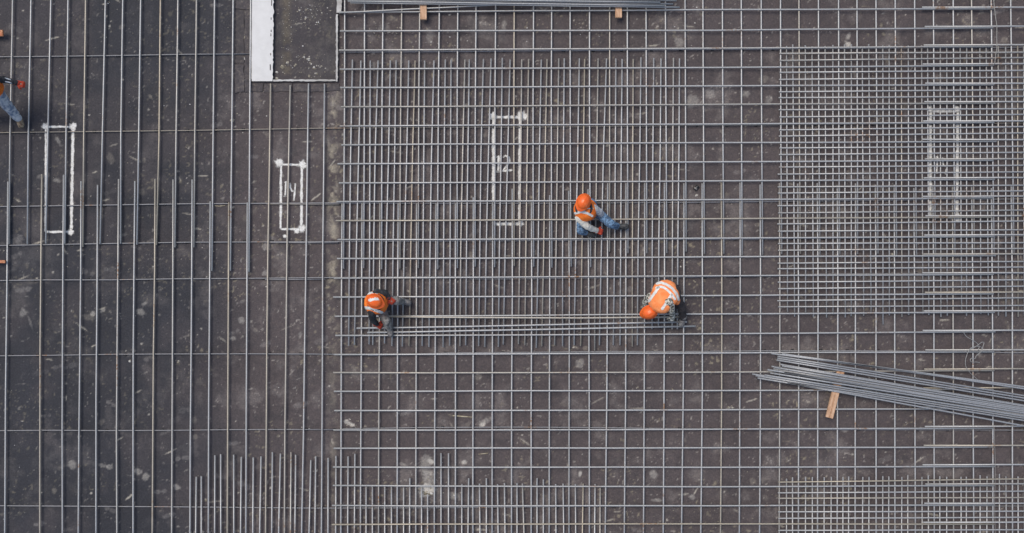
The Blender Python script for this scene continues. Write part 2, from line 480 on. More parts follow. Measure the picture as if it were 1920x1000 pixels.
strips = [([(439, -140), (470, -140), (470, 18), (441, 16)], 0.016), ([(458, 19), (471, 19), (470, 172), (459, 171)], 0.020),
          ([(440, 18), (457, 20), (458, 120), (439, 118)], 0.012), ([(439, 121), (457, 122), (458, 172), (440, 175)], 0.022),
          ([(459, 156), (494, 157), (493, 171), (459, 173)], 0.018), ([(495, 157), (548, 156), (549, 172), (495, 172)], 0.013),
          ([(550, 157), (636, 157), (637, 170), (550, 173)], 0.019)]
slabels = ["torn dark bitumen strip beside the upper half of the white board", "narrow bitumen strip touching the left edge of the white board",
           "wide bitumen strip left of the white board, middle one", "folded bitumen corner piece below left of the white board",
           "short bitumen strip under the lower end of the white board", "bitumen strip under the boarded opening, middle piece",
           "long bitumen strip under the boarded opening, right piece"]
for i, (poly, h) in enumerate(strips):
    o = ragged_sheet("membrane_strip", poly, -0.004, h, M_patch, seed=i, rag=1.2)
    tag(o, slabels[i], "membrane strip", "bitumen strips round the boarded opening")

# ------------------------------------------------------------------ boarded opening: white board with thin rims
bo = empty("boarded_opening", P(550, 60), "wide white board and thin white rims framing a dark floor opening", "formwork")
def ragged_box(name, x0, y0, x1, y1, z0, z1, mat, parent, ragl=0.3, ragr=0.3, seed=0, taper=(0, 0)):
    r = random.Random(seed); n = max(2, int(max(abs(y1 - y0), abs(x1 - x0)) / 4))
    A, B = [], []
    vert = abs(y1 - y0) > abs(x1 - x0)
    for i in range(n + 1):
        t = i / n
        if vert:
            y = y0 + (y1 - y0) * t
            A.append((x0 + taper[0] * t + r.uniform(-ragl, ragl), y)); B.append((x1 + taper[1] * t + r.uniform(-ragr, ragr), y))
        else:
            x = x0 + (x1 - x0) * t
            A.append((x, y0 + r.uniform(-ragl, ragl))); B.append((x, y1 + r.uniform(-ragr, ragr)))
    vs = []
    for z in (z1, z0):
        for a in A: vs.append(P(a[0], a[1], z))
        for b_ in B: vs.append(P(b_[0], b_[1], z))
    m = n + 1; fs = []
    for i in range(n):
        fs += [(i, m + i, m + i + 1, i + 1), (2 * m + i, 2 * m + i + 1, 3 * m + i + 1, 3 * m + i),
               (i, i + 1, 2 * m + i + 1, 2 * m + i), (m + i, 3 * m + i, 3 * m + i + 1, m + i + 1)]
    fs += [(0, 2 * m, 3 * m, m), (n, m + n, 3 * m + n, 2 * m + n)]
    o = mesh_obj(name, vs, fs, mat, parent, smooth=False)
    bm = bmesh.new(); bm.from_mesh(o.data); bmesh.ops.recalc_face_normals(bm, faces=bm.faces); bm.to_mesh(o.data); bm.free()
    return o
ragged_box("board", 473.5, -140, 514.5, 152.5, 0.0, 0.075, M_white, bo, 0.15, 1.0, 3, taper=(-1.5, -3.0))
ragged_box("edge_strip", 470.5, -140, 472.8, 148, 0.0, 0.06, M_rim, bo, 0.15, 0.15, 4)
ragged_box("rim", 512, 149.3, 629.5, 152.6, 0.0, 0.07, M_rim, bo, 0.5, 0.5, 5)
ragged_box("rim", 629.8, 27, 633.4, 153, 0.0, 0.07, M_rim, bo, 0.6, 0.7, 6)
ragged_box("rim", 631.5, -140, 640.5, 24, 0.0, 0.08, M_rim, bo, 0.6, 1.0, 7)
for (x, y0, y1) in ((507.5, 33, 37), (507.5, 56, 60), (507, 63, 68), (506.5, 100, 104), (506, 121, 132), (508.5, 0, 11)):
    ragged_box("scuff", x, y0, x + 1.6, y1, 0.0755, 0.0785, M_patch, bo, 0.3, 0.4, int(y0))

# ------------------------------------------------------------------ spray painted outlines
def stroke(name, pts, w, parent, z):
    """soft-edged sprayed line, pts in plan units"""
    r = random.Random(int(pts[0][0] * 7 + pts[0][1]))
    dense = []
    for a, b_ in zip(pts[:-1], pts[1:]):
        n = max(1, int(math.hypot(b_[0] - a[0], b_[1] - a[1]) / 5))
        for k in range(n): dense.append((a[0] + (b_[0] - a[0]) * k / n, a[1] + (b_[1] - a[1]) * k / n))
    dense.append(pts[-1])
    ext = []
    n = len(dense)
    vs, uvv, fs = [], [], []
    for i, (x, y) in enumerate(dense):
        tx = dense[min(i + 1, n - 1)][0] - dense[max(i - 1, 0)][0]; ty = dense[min(i + 1, n - 1)][1] - dense[max(i - 1, 0)][1]
        L = math.hypot(tx, ty) or 1; nx, ny = -ty / L, tx / L
        ww = w * 0.84 * (1 + r.uniform(-0.22, 0.22)); off = r.uniform(-0.08, 0.08) * w
        endf = 0.55 if i in (0, n - 1) else 1.0
        for s, v in ((-1.0, 0.0), (-0.45, 0.85), (0.0, 1.0), (0.45, 0.85), (1.0, 0.0)):
            vs.append(P(x + nx * (s * ww + off), y + ny * (s * ww + off), z)); uvv.append(v * endf)
    for i in range(n - 1):
        for k in range(4):
            fs.append((i * 5 + k, i * 5 + k + 1, (i + 1) * 5 + k + 1, (i + 1) * 5 + k))
    o = mesh_obj(name, vs, fs, M_paint, parent)
    uv = o.data.uv_layers.new(name="UVMap")
    for l in o.data.loops: uv.data[l.index].uv = (0.5, uvv[l.vertex_index])
    return o
def splat(name, x, y, r_, parent, z, sx=1.0):
    n = 16; vs = [P(x, y, z)]; uvv = [1.0]; fs = []
    rr = random.Random(int(x * 3 + y))
    for ring, (f, v) in enumerate(((0.5, 0.9), (1.0, 0.0))):
        for k in range(n):
            a = 2 * math.pi * k / n; q = r_ * 1.1 * f * (1 + rr.uniform(-0.35, 0.35))
            vs.append(P(x + math.cos(a) * q * sx, y + math.sin(a) * q, z)); uvv.append(v)
    for k in range(n):
        k2 = (k + 1) % n
        fs.append((0, 1 + k, 1 + k2)); fs.append((1 + k, 1 + n + k, 1 + n + k2, 1 + k2))
    o = mesh_obj(name, vs, fs, M_paint, parent)
    uv = o.data.uv_layers.new(name="UVMap")
    for l in o.data.loops: uv.data[l.index].uv = (0.5, uvv[l.vertex_index])
    return o
def outline(x0t, x0b, x1t, x1b, y0, y1, label, w, ws, blobs, digits=()):
    e = empty("painted_outline", P((x0t + x1t) / 2, (y0 + y1) / 2), label, "floor marking", "white sprayed rectangles on the floor")
    stroke("line", [(x0t, y0), (x0b, y1)], ws[0], e, 0.0060)
    stroke("line", [(x1t, y0), (x1b, y1)], ws[1], e, 0.0064)
    stroke("line", [(x0t, y0), (x1t, y0)], w, e, 0.0068)
    stroke("line", [(x0b, y1), (x1b, y1)], w, e, 0.0072)
    for i, (x, y, r_) in enumerate(blobs): splat("corner_blob", x, y, r_, e, 0.0078 + 0.0004 * i)
    for name, pts, dw in digits: stroke(name, pts, dw, e, 0.0098)
    return e
outline(86, 85, 137, 133.5, 238, 435, "long white sprayed rectangle without a number, near the left edge", 3.4, (3.2, 4.8),
        [(85, 238, 7), (137, 238, 8), (133, 435, 6.5)])
outline(527, 526, 566, 565, 309, 430, "short white sprayed rectangle with the number 14 inside", 3.6, (3.8, 4.4),
        [(523, 305, 9), (567, 308, 9), (566, 429, 8), (557, 433, 6), (534, 443, 4)],
        [("digit", [(532.3, 343.5), (536, 341), (534.6, 368)], 2.7), ("digit", [(531.5, 368), (537, 368)], 2.4),
         ("digit", [(544, 343), (544.5, 352), (547, 359), (555, 358)], 2.8), ("digit", [(554, 344), (553, 358), (551, 377)], 2.9)])
outline(925, 925, 975, 974, 220, 420, "white sprayed rectangle with the number 12, under the central mesh", 4.4, (4.2, 4.2),
        [(924, 218, 9), (977, 217, 10), (976, 419, 6.5), (984, 218, 7)],
        [("digit", [(931, 296), (935, 293), (934.5, 322)], 3.6), ("digit", [(930, 322), (937, 322)], 3.2),
         ("digit", [(943, 296), (948, 292), (954, 295), (955, 302), (950, 312), (942, 321), (961, 319)], 3.6)])
outline(1745, 1744, 1796, 1794, 209, 408, "sprayed rectangle with a faint number under the dense double mesh", 3.6, (4.6, 4.8),
        [(1743, 204, 7), (1795, 205, 7), (1795, 404, 6), (1796, 412, 6)],
        [("digit", [(1754, 296), (1758, 293), (1756, 326)], 3.0), ("digit", [(1767, 295), (1769, 310), (1776, 313)], 3.0),
         ("digit", [(1777, 298), (1775, 316), (1773, 328)], 3.0)])

# ------------------------------------------------------------------ reinforcement bars
Z0, Z1, Z2 = 0.040, 0.070, 0.104
R_THIN, R_BAR = 0.0105, 0.0150
def interp(pts, t, ax):
    """pts sorted along axis ax; linear interpolation / extrapolation"""
    o = 1 - ax
    if t <= pts[0][ax]: a, b_ = pts[0], pts[1]
    elif t >= pts[-1][ax]: a, b_ = pts[-2], pts[-1]
    else:
        for a, b_ in zip(pts[:-1], pts[1:]):
            if a[ax] <= t <= b_[ax]: break
    f = (t - a[ax]) / (b_[ax] - a[ax])
    return a[o] + (b_[o] - a[o]) * f
def bar(name, pts, t0, t1, ax, z, r, mat, parent, wob=0.35, seg=160.0):
    n = max(1, min(9, int(abs(t1 - t0) / seg)))
    out = []
    for i in range(n + 1):
        t = t0 + (t1 - t0) * i / n
        s = interp(pts, t, ax) + (random.uniform(-wob, wob) if 0 < i < n else 0)
        zz = z + (random.uniform(-0.002, 0.002) if 0 < i < n else 0)
        out.append(P(s, t, zz) if ax == 1 else P(t, s, zz))
    vs, fs = tube_data(out, r)
    return mesh_obj(name, vs, fs, mat, parent)

# thin cross bars lying right across the site, on dark spacers
sup = empty("support_bar_layer", P(960, 500), "thin dusty cross bars on dark spacers, lowest layer across the whole floor", "rebar")
S = [([(0, 107), (470, 101.3)], -140, 470), ([(637, 98), (850, 96.5), (1330, 93.5), (1920, 89)], 637, 2060),
     ([(0, 249), (480, 243), (640, 240.5), (1330, 236), (1920, 231)], -140, 2060),
     ([(0, 388), (220, 385.5), (480, 380), (640, 381), (850, 381.5), (1330, 379.5), (1920, 373.5)], -140, 2060),
     ([(0, 461), (480, 452.5), (640, 453.5), (1330, 449), (1920, 444)], -140, 2060),
     ([(0, 526), (480, 522.5), (640, 521)], -140, 900), ([(800, 524), (1330, 520), (1620, 512.5), (1920, 514)], 880, 2060),
     ([(0, 667), (480, 663), (640, 664.5)], -140, 700), ([(660, 668), (850, 661.5), (1330, 659), (1500, 657), (1920, 661)], 690, 2060),
     ([(0, 808), (480, 806), (640, 806)], -140, 660), ([(660, 804), (850, 801), (1150, 802.5), (1330, 805), (1920, 807)], 640, 2060),
     ([(0, 948.5), (480, 951), (640, 953), (850, 952.5), (1080, 950), (1330, 948.5), (1920, 949)], -140, 2060),
     ([(490, 382.7), (640, 383.6)], 500, 636), ([(500, 454.8), (634, 455.5)], 505, 634), ([(480, 524.6), (625, 523.8)], 497, 610)]
sp_v, sp_f = None, None
n_sp = 0
for i, (pts, a, b_) in enumerate(S):
    bar("support_bar", pts, a, b_, 0, Z0 + (0.001 * (i % 3)), R_THIN, M_bar_thin, sup, wob=0.7, seg=110)
    if i >= 12: continue
    x = max(a, -10) + 18 + random.uniform(0, 20)
    while x < min(b_, 1930):
        y = interp(pts, x, 0)
        w = random.uniform(2.0, 3.4); h = 2.6
        c = [P(x - w, y - h, 0), P(x + w, y - h, 0), P(x + w, y + h, 0), P(x - w, y + h, 0),
             P(x - w * .6, y - h * .6, Z0 - 0.012), P(x + w * .6, y - h * .6, Z0 - 0.012), P(x + w * .6, y + h * .6, Z0 - 0.012), P(x - w * .6, y + h * .6, Z0 - 0.012)]
        mesh_obj("spacer", c, [(0, 3, 2, 1), (4, 5, 6, 7), (0, 1, 5, 4), (1, 2, 6, 5), (2, 3, 7, 6), (3, 0, 4, 7)], M_spacer, sup, smooth=False)
        n_sp += 1
        x += random.uniform(50, 60)

# ---- open layer of upright bars on the left
lm = empty("open_bar_layer", P(300, 500), "widely spaced long upright bars with lapped ends, left third of the site", "rebar")
up0 = [23.5, 58, 95.5, 127.5, 160.5, 197.5, 230.5, 264, 301.3, 333.5, 368.3, 402.5, 437, 470]
up1 = [19, 53.5, 90, 124, 157.5, 192, 226.3, 260.5, 298.3, 330.5, 365.5, 399.3, 434.7, 468.4]
up2 = [16.8, 51.3, 85.8, 121.5, 155.5, 187.8, 226.3, 256.8, 293.5, 328, 363.7, 397.8, 432.6, 467.2]
upe = [458, 458, 457, 457, 463, 457.5, 457, 459, 459.5, 464, 464, 508, 508, 510]
for a, b_, c, e in zip(up0, up1, up2, upe):
    bar("bar", [(a, 0), (b_, 250), (c, 457)], -140, e, 1, Z1, R_BAR, M_bar, lm)
lo0 = [(15, 341), (78.5, 327), (119.3, 328), (152, 340), (183, 347), (222.5, 336), (253, 340), (290.8, 336), (324.6, 337), (360.4, 337), (394.3, 378), (429, 380), (463.8, 380)]
lo1 = [14.0, 77, 118.0, 151.5, 182.5, 221, 251.8, 290, 324.5, 360, 394, 429, 463.6]
lo2 = [10.5, 74.8, 116.5, 148.8, 180.3, 218.3, 249.3, 286.8, 323.3, 357.5, 391.5, 427.3, 462]
lo3 = [8.8, 75, 116.8, 147, 180, 219, 249.3, 285.5, 321.8, 356, 390.5, 426.3, 460.8]
for s, a, b_, c in zip(lo0, lo1, lo2, lo3):
    bar("bar", [s, (a, 500), (b_, 750), (c, 1000)], s[1], 1140, 1, Z1, R_BAR, M_bar, lm)
for a, y0, b_, c, e, f in ((507.5, 157, 506.5, 501.8, 500, 498), (544.3, 160, 542, 538, 535, 533.3), (578.5, 157, 577.4, 573.7, 570, 565.8), (608.5, 157, 607.4, 605, 604, 602.5)):
    bar("bar", [(a, y0), (b_, 250), (c, 500), (e, 750), (f, 1000)], y0, 1140, 1, Z1, R_BAR, M_bar, lm)
for k in range(1, 5):
    bar("bar", [(23.5 - 34 * k, 0), (8.8 - 34 * k, 1000)], -140, 1140, 1, Z1, R_BAR, M_bar, lm)

# ---- short bars starting at the lower edge
bm_ = empty("lower_infill_layer", P(750, 950), "short close upright bars entering from the lower edge, left of centre", "rebar")
lowinf = [(368, 894.5, 367), (377.5, 893, 377.5), (403, 854, 402.5), (413.8, 852, 414), (438.3, 853, 438.5), (452.5, 857, 451), (475, 858, 474), (489.5, 856, 487),
          (510.8, 848, 509.5), (525.8, 851, 522.5), (545.8, 848, 544.5), (554.5, 853, 553), (582.8, 863, 579.5), (592, 856, 590.5), (615.3, 859, 615), (630, 855, 629.5),
          (652.8, 856, 652), (665.5, 851, 664.5), (686.5, 912.5, 686.5), (698.3, 912, 698.3), (721.5, 910, 721.5), (734, 912, 734), (756.8, 914, 756.8), (768.5, 897, 768),
          (790.5, 914, 790.5), (801.8, 927, 801.8), (827, 850, 827), (841, 850, 841), (866, 908, 866), (878.8, 897, 877.5), (899, 907, 900), (912, 897, 912), (933, 908, 934),
          (945.8, 906, 947), (969.5, 906, 969.5), (979.5, 907, 982.5), (1007, 897, 1007), (1018.8, 899, 1018.8), (1042, 908, 1042.5), (1055.8, 907, 1057), (1078.8, 908, 1079.5),
          (1093.5, 907, 1092), (1115.8, 908, 1115), (1125.3, 915, 1125)]
for a, y, b_ in lowinf:
    bar("bar", [(a, y), (b_, 1000)], y, 1140, 1, Z1, R_BAR * 0.97, M_bar, bm_)

# ---- open grid, uprights with a lap in the middle
gr = empty("open_grid_layer", P(1280, 500), "square open rebar grid covering the centre and right of the site", "rebar mesh")
g0 = [646.3, 684, 718.3, 753.3, 786.8, 823.8, 858.3, 893, 929.5, 964.5, 1000.3, 1034.3, 1069, 1105.3, 1143.3, 1176.5, 1211.3, 1248, 1284.5, 1318.3,
      1354.9, 1389.8, 1427.5, 1463.7, 1497.9, 1534.7, 1572.2, 1607, 1642.6, 1678.4, 1714.9, 1750.1, 1787.2, 1821.8, 1858.6, 1895.1]
g1 = [646, 682.8, 716.3, 750.5, 785, 821.8, 857.5, 891, 927.5, 963.8, 999.5, 1033.8, 1069, 1105, 1143, 1176.8, 1212, 1248.8, 1285.5, 1319.3,
      1355.8, 1391, 1428.5, 1464.7, 1498.9, 1535.7, 1573.2, 1607.7, 1644.5, 1679.8, 1716.5, 1752, 1789, 1824.7, 1861.8, 1899]
g2 = [644.2, 682, 715.7, 750, 784.5, 820.6, 857.7, 891, 927.5, 964.3, 1000.8, 1034.8, 1071, 1107.5, 1142.9, 1177.5, 1212.8, 1250.2, 1286.6, 1320.9,
      1357.3, 1391.5, 1430, 1465.8, 1501, 1537.4, 1574.6, 1607.9, 1646.4, 1681.2, 1718.6, 1754.4, 1790.6, 1827.4, 1864.3, 1901.4]
ge = [504, 503, 505, 504, 503, 505, 503, 500, 501, 499, 500, 502, 500, 501, 472, 475, 475, 475, 472, 476] + [476 + (i * 7) % 4 for i in range(16)]
h0 = [381] * 7 + [370, 378, 354, 378, 366, 358, 355, 344, 344, 343, 343, 344, 344, 342.6, 342.6, 346, 343.6, 344.6, 343.6, 348, 344.6, 346.8, 346.8, 353, 348, 348, 348, 353, 348]
h2 = [639.5, 677, 710.8, 745, 780, 815.5, 854, 887, 923.3, 959.5, 996.3, 1030, 1067, 1104.8, 1137.8, 1173.3, 1208, 1245.3, 1280.8, 1316.5,
      1353.2, 1387.5, 1426, 1462, 1497.3, 1533.5, 1570.5, 1603.8, 1642.8, 1677.9, 1715.4, 1751, 1787.4, 1824.6, 1861.4, 1898.2]
h3 = [639, 676, 710, 744.5, 779.5, 814.5, 853.8, 887, 922.8, 959, 995.8, 1029.5, 1067, 1105, 1135, 1170.8, 1206.3, 1243.3, 1278, 1313.8,
      1350.7, 1386.2, 1424, 1461, 1497, 1533, 1569.3, 1603.2, 1642.3, 1678, 1716, 1751.5, 1787.8, 1825.6, 1862, 1898.5]
for i in range(36):
    ymid = 250 if i < 20 else 320
    pu = [(g0[i], 15), (g1[i], ymid), (g2[i], 500)]
    bar("upright_bar", pu, -140, ge[i], 1, Z1, R_BAR, M_bar, gr)
    x_start = interp(pu, h0[i], 1) - 3.5
    pl = [(x_start, h0[i]), (g2[i] - 3.6, 500), (h2[i], 750), (h3[i], 1000)]
    bar("upright_bar", pl, h0[i], 1140, 1, Z1, R_BAR, M_bar, gr)
for k in range(1, 5):
    bar("upright_bar", [(1895.1 + 36 * k, 15), (1898.5 + 36 * k, 1000)], -140, 1140, 1, Z1, R_BAR, M_bar, gr)
yL = [23, 58.3, 94.3, 130, 164.3, 200.5, 236.5, 272, 307.3, 343.3, 378.3, 414, 449.5, 485, 521.8, 557.3, 593.3, 629.3, 665, 698.8, 734, 770, 806.5, 840.8, 876, 910.5, 948, 983.8]
yM = [21.5, 58, 93, 128.5, 163.8, 199.8, 235, 270.5, 306.5, 342.5, 377.5, 413.5, 449.3, 485, 520.8, 556.8, 592.5, 628.8, 664.3, 699.3, 733.3, 770, 806.8, 840.3, 876.3, 912, 949, 983]
yR = [18.5, 57, 90.8, 127.3, 161.3, 196, 232.8, 268, 303.7, 339.7, 375, 410.8, 446.8, 482, 517.4, 554.2, 589, 626.2, 662, 698.4, 732.6, 768.5, 805, 840, 876.4, 912.9, 948.4, 982.8]
yE = [16.8, 52.3, 87.2, 122.7, 159.2, 193.7, 229.9, 265.4, 300.9, 336.5, 371, 407.5, 443.7, 479.5, 514.7, 551.2, 585.8, 622.3, 660, 695, 730.5, 766.6, 803.1, 838.3, 874.8, 910.7, 946.9, 983]
sA = [13.9, 50.4, 84.9, 121.7, 156.6, 191.5, 228.6, 261.6, 298.7, 333.9, 369.4, 406.6, 442, 478.2, 513.4, 549.6, 584.8, 620, 656.5, 692.7, 728, 763, 799.9, 836, 872.5, 908.2, 945, 979.8]
sB = [14, 50.2, 84.5, 121, 157, 192, 227, 261.8, 298.5, 333.9, 368.8, 404.9, 441, 477.6, 513, 548.6, 583.5, 620, 656, 692, 727, 763, 799, 836, 871.5, 907.5, 944, 979.5]
xS = [636, 637.5, 635.5, 637, 637.5, 639.5, 637, 640, 633, 635.5, 631, 629.5, 633, 632, 626, 625, 628, 628.8, 625.8, 625, 626.3, 627, 625, 625.8, 624.3, 624.3, 622.5, 622]
xE = [1863, 1862, 1861, 1863, 1864, 1866, 1864, 1868, 1862, 1865, 1861, 1859, 1864, 1867, 1863, 1863, 1865, 1866, 1864, 1864, 1862, 1864, 1864, 1865, 1865, 1864, 1864, 1864]
for i in range(28):
    bar("cross_bar", [(640, yL[i]), (850, yM[i]), (1330, yR[i]), (1862, yE[i])], xS[i], xE[i], 0, Z2, R_BAR, M_bar, gr)
    a = min(sA[i], interp([(1330, yR[i]), (1862, yE[i])], 1732, 0) - 3.3); b_ = min(sB[i], yE[i] - 3.0)
    bar("cross_bar", [(1732, a), (1862, min((a + b_) / 2, yE[i] - 3.3)), (1920, b_)], 1729 + (i * 5) % 7, 2060, 0, Z2, R_BAR, M_bar, gr)
for k, y in enumerate((-15, -51, -87, -123, 1019, 1055, 1091)):
    bar("cross_bar", [(640, y + 2), (1862, y)], 636 if y < 0 else 622, 2060, 0, Z2, R_BAR, M_bar, gr)

# ---- extra uprights of the central field
ci = empty("central_infill_layer", P(960, 380), "close extra upright bars filling the central field where the workers tie", "rebar")
cinf = [(661, 112, 658.5, 654.8, 653.8, 649), (676.8, 114, 674, 667.5, 664.5, 647), (694.3, 114, 693.8, 692.8, 692, 646), (709, 114, 704.5, 700.3, 699, 647), (732, 114, 730, 723.3, 720.8, 644),
        (742.8, 113, 740.8, 736.8, 735, 649), (766.5, 114, 763.8, 756.8, 754.3, 650), (778.5, 114, 774.5, 769.5, 767, 649), (796.3, 114, 795.3, 792.8, 791.5, 649), (813.8, 114, 810, 806, 804.3, 651),
        (835, 112, 833, 831.5, 830.8, 651), (845.8, 112, 845.5, 843.5, 843, 648), (871.8, 112, 868.6, 863.3, 862.4, 649), (880, 112, 878, 874.4, 873, 647.5),
        (906.5, 111, 902.8, 899, 897.5, 649), (920.8, 110, 916.5, 910.8, 909, 651), (941.8, 109, 940, 935.8, 934.5, 650.5), (956.5, 112, 953, 946.5, 943.5, 646), (978.3, 112, 977, 974, 972, 645.5),
        (991.3, 111, 988.8, 985.8, 984, 647.5), (1015, 112, 1012.3, 1008.5, 1005.5, 652.5), (1025.8, 111, 1023, 1019, 1015.8, 649.5), (1047.8, 110, 1046, 1042.5, 1039.8, 647.5),
        (1058, 110, 1057, 1055, 1054.8, 649.5), (1086.3, 110, 1083.8, 1079, 1076.3, 647), (1096.3, 111, 1094.8, 1090.8, 1088.8, 649), (1121.5, 110, 1119.5, 1115.8, 1115, 657.5),
        (1137.3, 110, 1132.5, 1127, 1123.8, 647.5), (1154.8, 110, 1154.5, 1152, 1149.8, 647.5), (1166.5, 111, 1165, 1163.8, 1162.5, 647.5), (1187.3, 111, 1186.8, 1185.8, 1185.5, 650),
        (1201.8, 108, 1200, 1196.3, 1195, 647.5), (1225.8, 109, 1224.5, 1223, 1222.5, 617), (1239.3, 110, 1238, 1235, 1234.5, 612), (1262.8, 109, 1261.8, 1260.5, 1260, 618), (1274, 110, 1273.3, 1270.3, 1270, 617.5)]
for a, y0, b_, c, e, y1 in cinf:
    bar("bar", [(a, y0), (b_, 250), (c, 500), (e, 648)], y0, y1, 1, Z1, R_BAR * 0.97, M_bar, ci)

# ---- dense double mesh on the right
def X3(v): return 1300 + v / 3.0968
rd = empty("dense_mesh_panel", P(1700, 340), "large dense double rebar mesh panel at the right edge of the site", "rebar mesh")
dv = [(541, 547), (577, 588), (650, 652), (689, 697), (765, 773), (810, 811), (878, 882), (917, 916), (981, 989), (1018, 1032), (1100, 1101), (1137, 1138), (1208, 1211), (1248, 1250),
      (1325, 1333), (1360, 1367), (1434, 1437), (1471, 1474), (1549, 1558), (1587, 1586), (1663, 1669), (1700, 1713), (1770, 1771), (1813, 1815), (1883, 1886), (1918, 1922)]
de = [885, 910, 885, 912, 915, 897, 915, 907, 905, 890, 955, 902, 912, 900, 895, 900, 912, 905, 890, 905, 895, 903, 905, 910, 912, 905]
for (a, b_), e in zip(dv, de):
    bar("upright_bar", [(X3(a), 85), (X3(b_), 592)], 85 + random.uniform(-2, 3), 300 + e / 3.0968, 1, Z1, R_BAR * 0.88, M_bar, rd)
for k in range(8):
    bar("upright_bar", [(1933 + 36 * (k // 2) + 12 * (k % 2), 85), (1934 + 36 * (k // 2) + 12 * (k % 2), 592)], 86, 593, 1, Z1, R_BAR * 0.88, M_bar, rd)
dh = [(311, 303, 0), (352, 335, 0), (421, 410, 0), (462, 450, 0), (534, 522, 0), (568, 560, 0), (638, 633, 0), (680, 665, 0), (755, 735, 0), (791, 772, 0), (860, 850, 0), (898, 885, 0), (971, 960, 0),
      (83, 70, 300), (157, 147, 300), (193, 180, 300), (266, 253, 300), (308, 292, 300), (372, 355, 300), (414, 405, 300), (486, 480, 300), (525, 515, 300), (600, 590, 300), (632, 622, 300),
      (710, 697, 300), (748, 733, 300), (818, 800, 300), (853, 845, 300)]
for a, b_, o_ in dh:
    x0 = 1461 if o_ == 0 else 1458.5
    bar("cross_bar", [(1461, o_ + a / 3.0968), (1920, o_ + b_ / 3.0968)], x0 + random.uniform(-1, 1), 2060, 0, Z2, R_BAR * 0.88, M_bar, rd)

# ---- dense mesh at the lower right corner
rl = empty("dense_mesh_panel", P(1700, 960), "dense double rebar mesh panel entering at the lower right corner", "rebar mesh")
lv = [(541, 541, 303), (576, 576, 295), (652, 651, 293), (691, 691, 293), (760, 759, 295), (801, 799, 292), (869, 868, 292), (902, 901, 290), (984, 982, 293), (1020, 1019, 292),
      (1100, 1099, 287), (1135, 1134, 290), (1211, 1209, 293), (1245, 1245, 282), (1327, 1329, 293), (1364, 1365, 283), (1431, 1431, 290), (1471, 1471, 292), (1554, 1555, 292),
      (1585, 1585, 292), (1665, 1665, 283), (1705, 1704, 290), (1777, 1777, 275), (1815, 1817, 290), (1885, 1886, 290), (1923, 1923, 288)]
for a, b_, y in lv:
    bar("upright_bar", [(X3(a), 895), (X3(b_), 1000)], 800 + y / 3.0968, 1140, 1, Z1, R_BAR * 0.88, M_bar, rl)
for k in range(8):
    bar("upright_bar", [(1934 + 36 * (k // 2) + 12 * (k % 2), 895), (1934 + 36 * (k // 2) + 12 * (k % 2), 1000)], 893, 1140, 1, Z1, R_BAR * 0.88, M_bar, rl)
for a, b_ in ((323, 304.5), (385, 375), (417, 412), (495, 491), (533, 527), (603, 600), (640, 636), (709, 705), (745, 741), (820, 816), (857, 852)):
    bar("cross_bar", [(1461, 800 + a / 3.0968), (1920, 800 + b_ / 3.0968)], 1459 + random.uniform(-1, 1), 2060, 0, Z2, R_BAR * 0.88, M_bar, rl)

# ------------------------------------------------------------------ timber blocks
def timber(name, a, b_, w, z0, z1, label, cat, group=None, mat=None, groove=False):
    A, B = P(*a, z1), P(*b_, z1)
    L = (B - A).length; t = (B - A).normalized()
    o = link(bpy.data.objects.new(name, bpy.data.meshes.new(name)))
    bm = bmesh.new()
    def boxm(x0, x1, zz0, zz1):
        r = bmesh.ops.create_cube(bm, size=1)
        for v in r["verts"]:
            v.co = Vector(((x0 + x1) / 2 + v.co.x * (x1 - x0), v.co.y * L, (zz0 + zz1) / 2 + v.co.z * (zz1 - zz0)))
    h = z1 - z0
    if groove:
        boxm(-w / 2, -0.003, -h, 0); boxm(0.003, w / 2, -h, -0.004); boxm(-0.004, 0.004, -h * 0.95, -0.012)
    else:
        boxm(-w / 2, w / 2, -h, 0)
    bmesh.ops.bevel(bm, geom=bm.edges[:], offset=0.005, segments=2, affect='EDGES')
    for v in bm.verts: v.co += Vector((random.uniform(-1, 1), random.uniform(-1, 1), random.uniform(-1, 0))) * 0.0015
    bm.to_mesh(o.data); bm.free()
    o.data.materials.append(mat or M_wood)
    o.location = (A + B) / 2
    o.rotation_euler = (0, 0, math.atan2(t.y, t.x) - math.pi / 2)
    return tag(o, label, cat, group)
ZT = Z2 + R_BAR + 0.001
G = "timber blocks under and beside the steel"
timber("timber_block", (793.5, -40), (794, 36.5), 0.120, ZT, ZT + 0.075, "pale timber block under the top pile, left of the two", "timber", G)
timber("timber_block", (1160.2, -40), (1160.2, 33), 0.122, ZT, ZT + 0.075, "pale timber block under the top pile, right of the two", "timber", G)
timber("timber_batten", (1577.5, 694), (1555.5, 784), 0.135, ZT, ZT + 0.06, "grooved timber batten poking out below the slanting steel pile", "timber", G, groove=True)
timber("timber_block", (-40, 62), (4.5, 62), 0.115, ZT, ZT + 0.06, "timber end with orange stain at the left edge, upper one", "timber", G, M_wood_dark)
timber("timber_block", (-40, 490), (9.5, 491), 0.055, ZT, ZT + 0.04, "thin timber end at the left edge, beside the lapped bars", "timber", G, M_wood_dark)

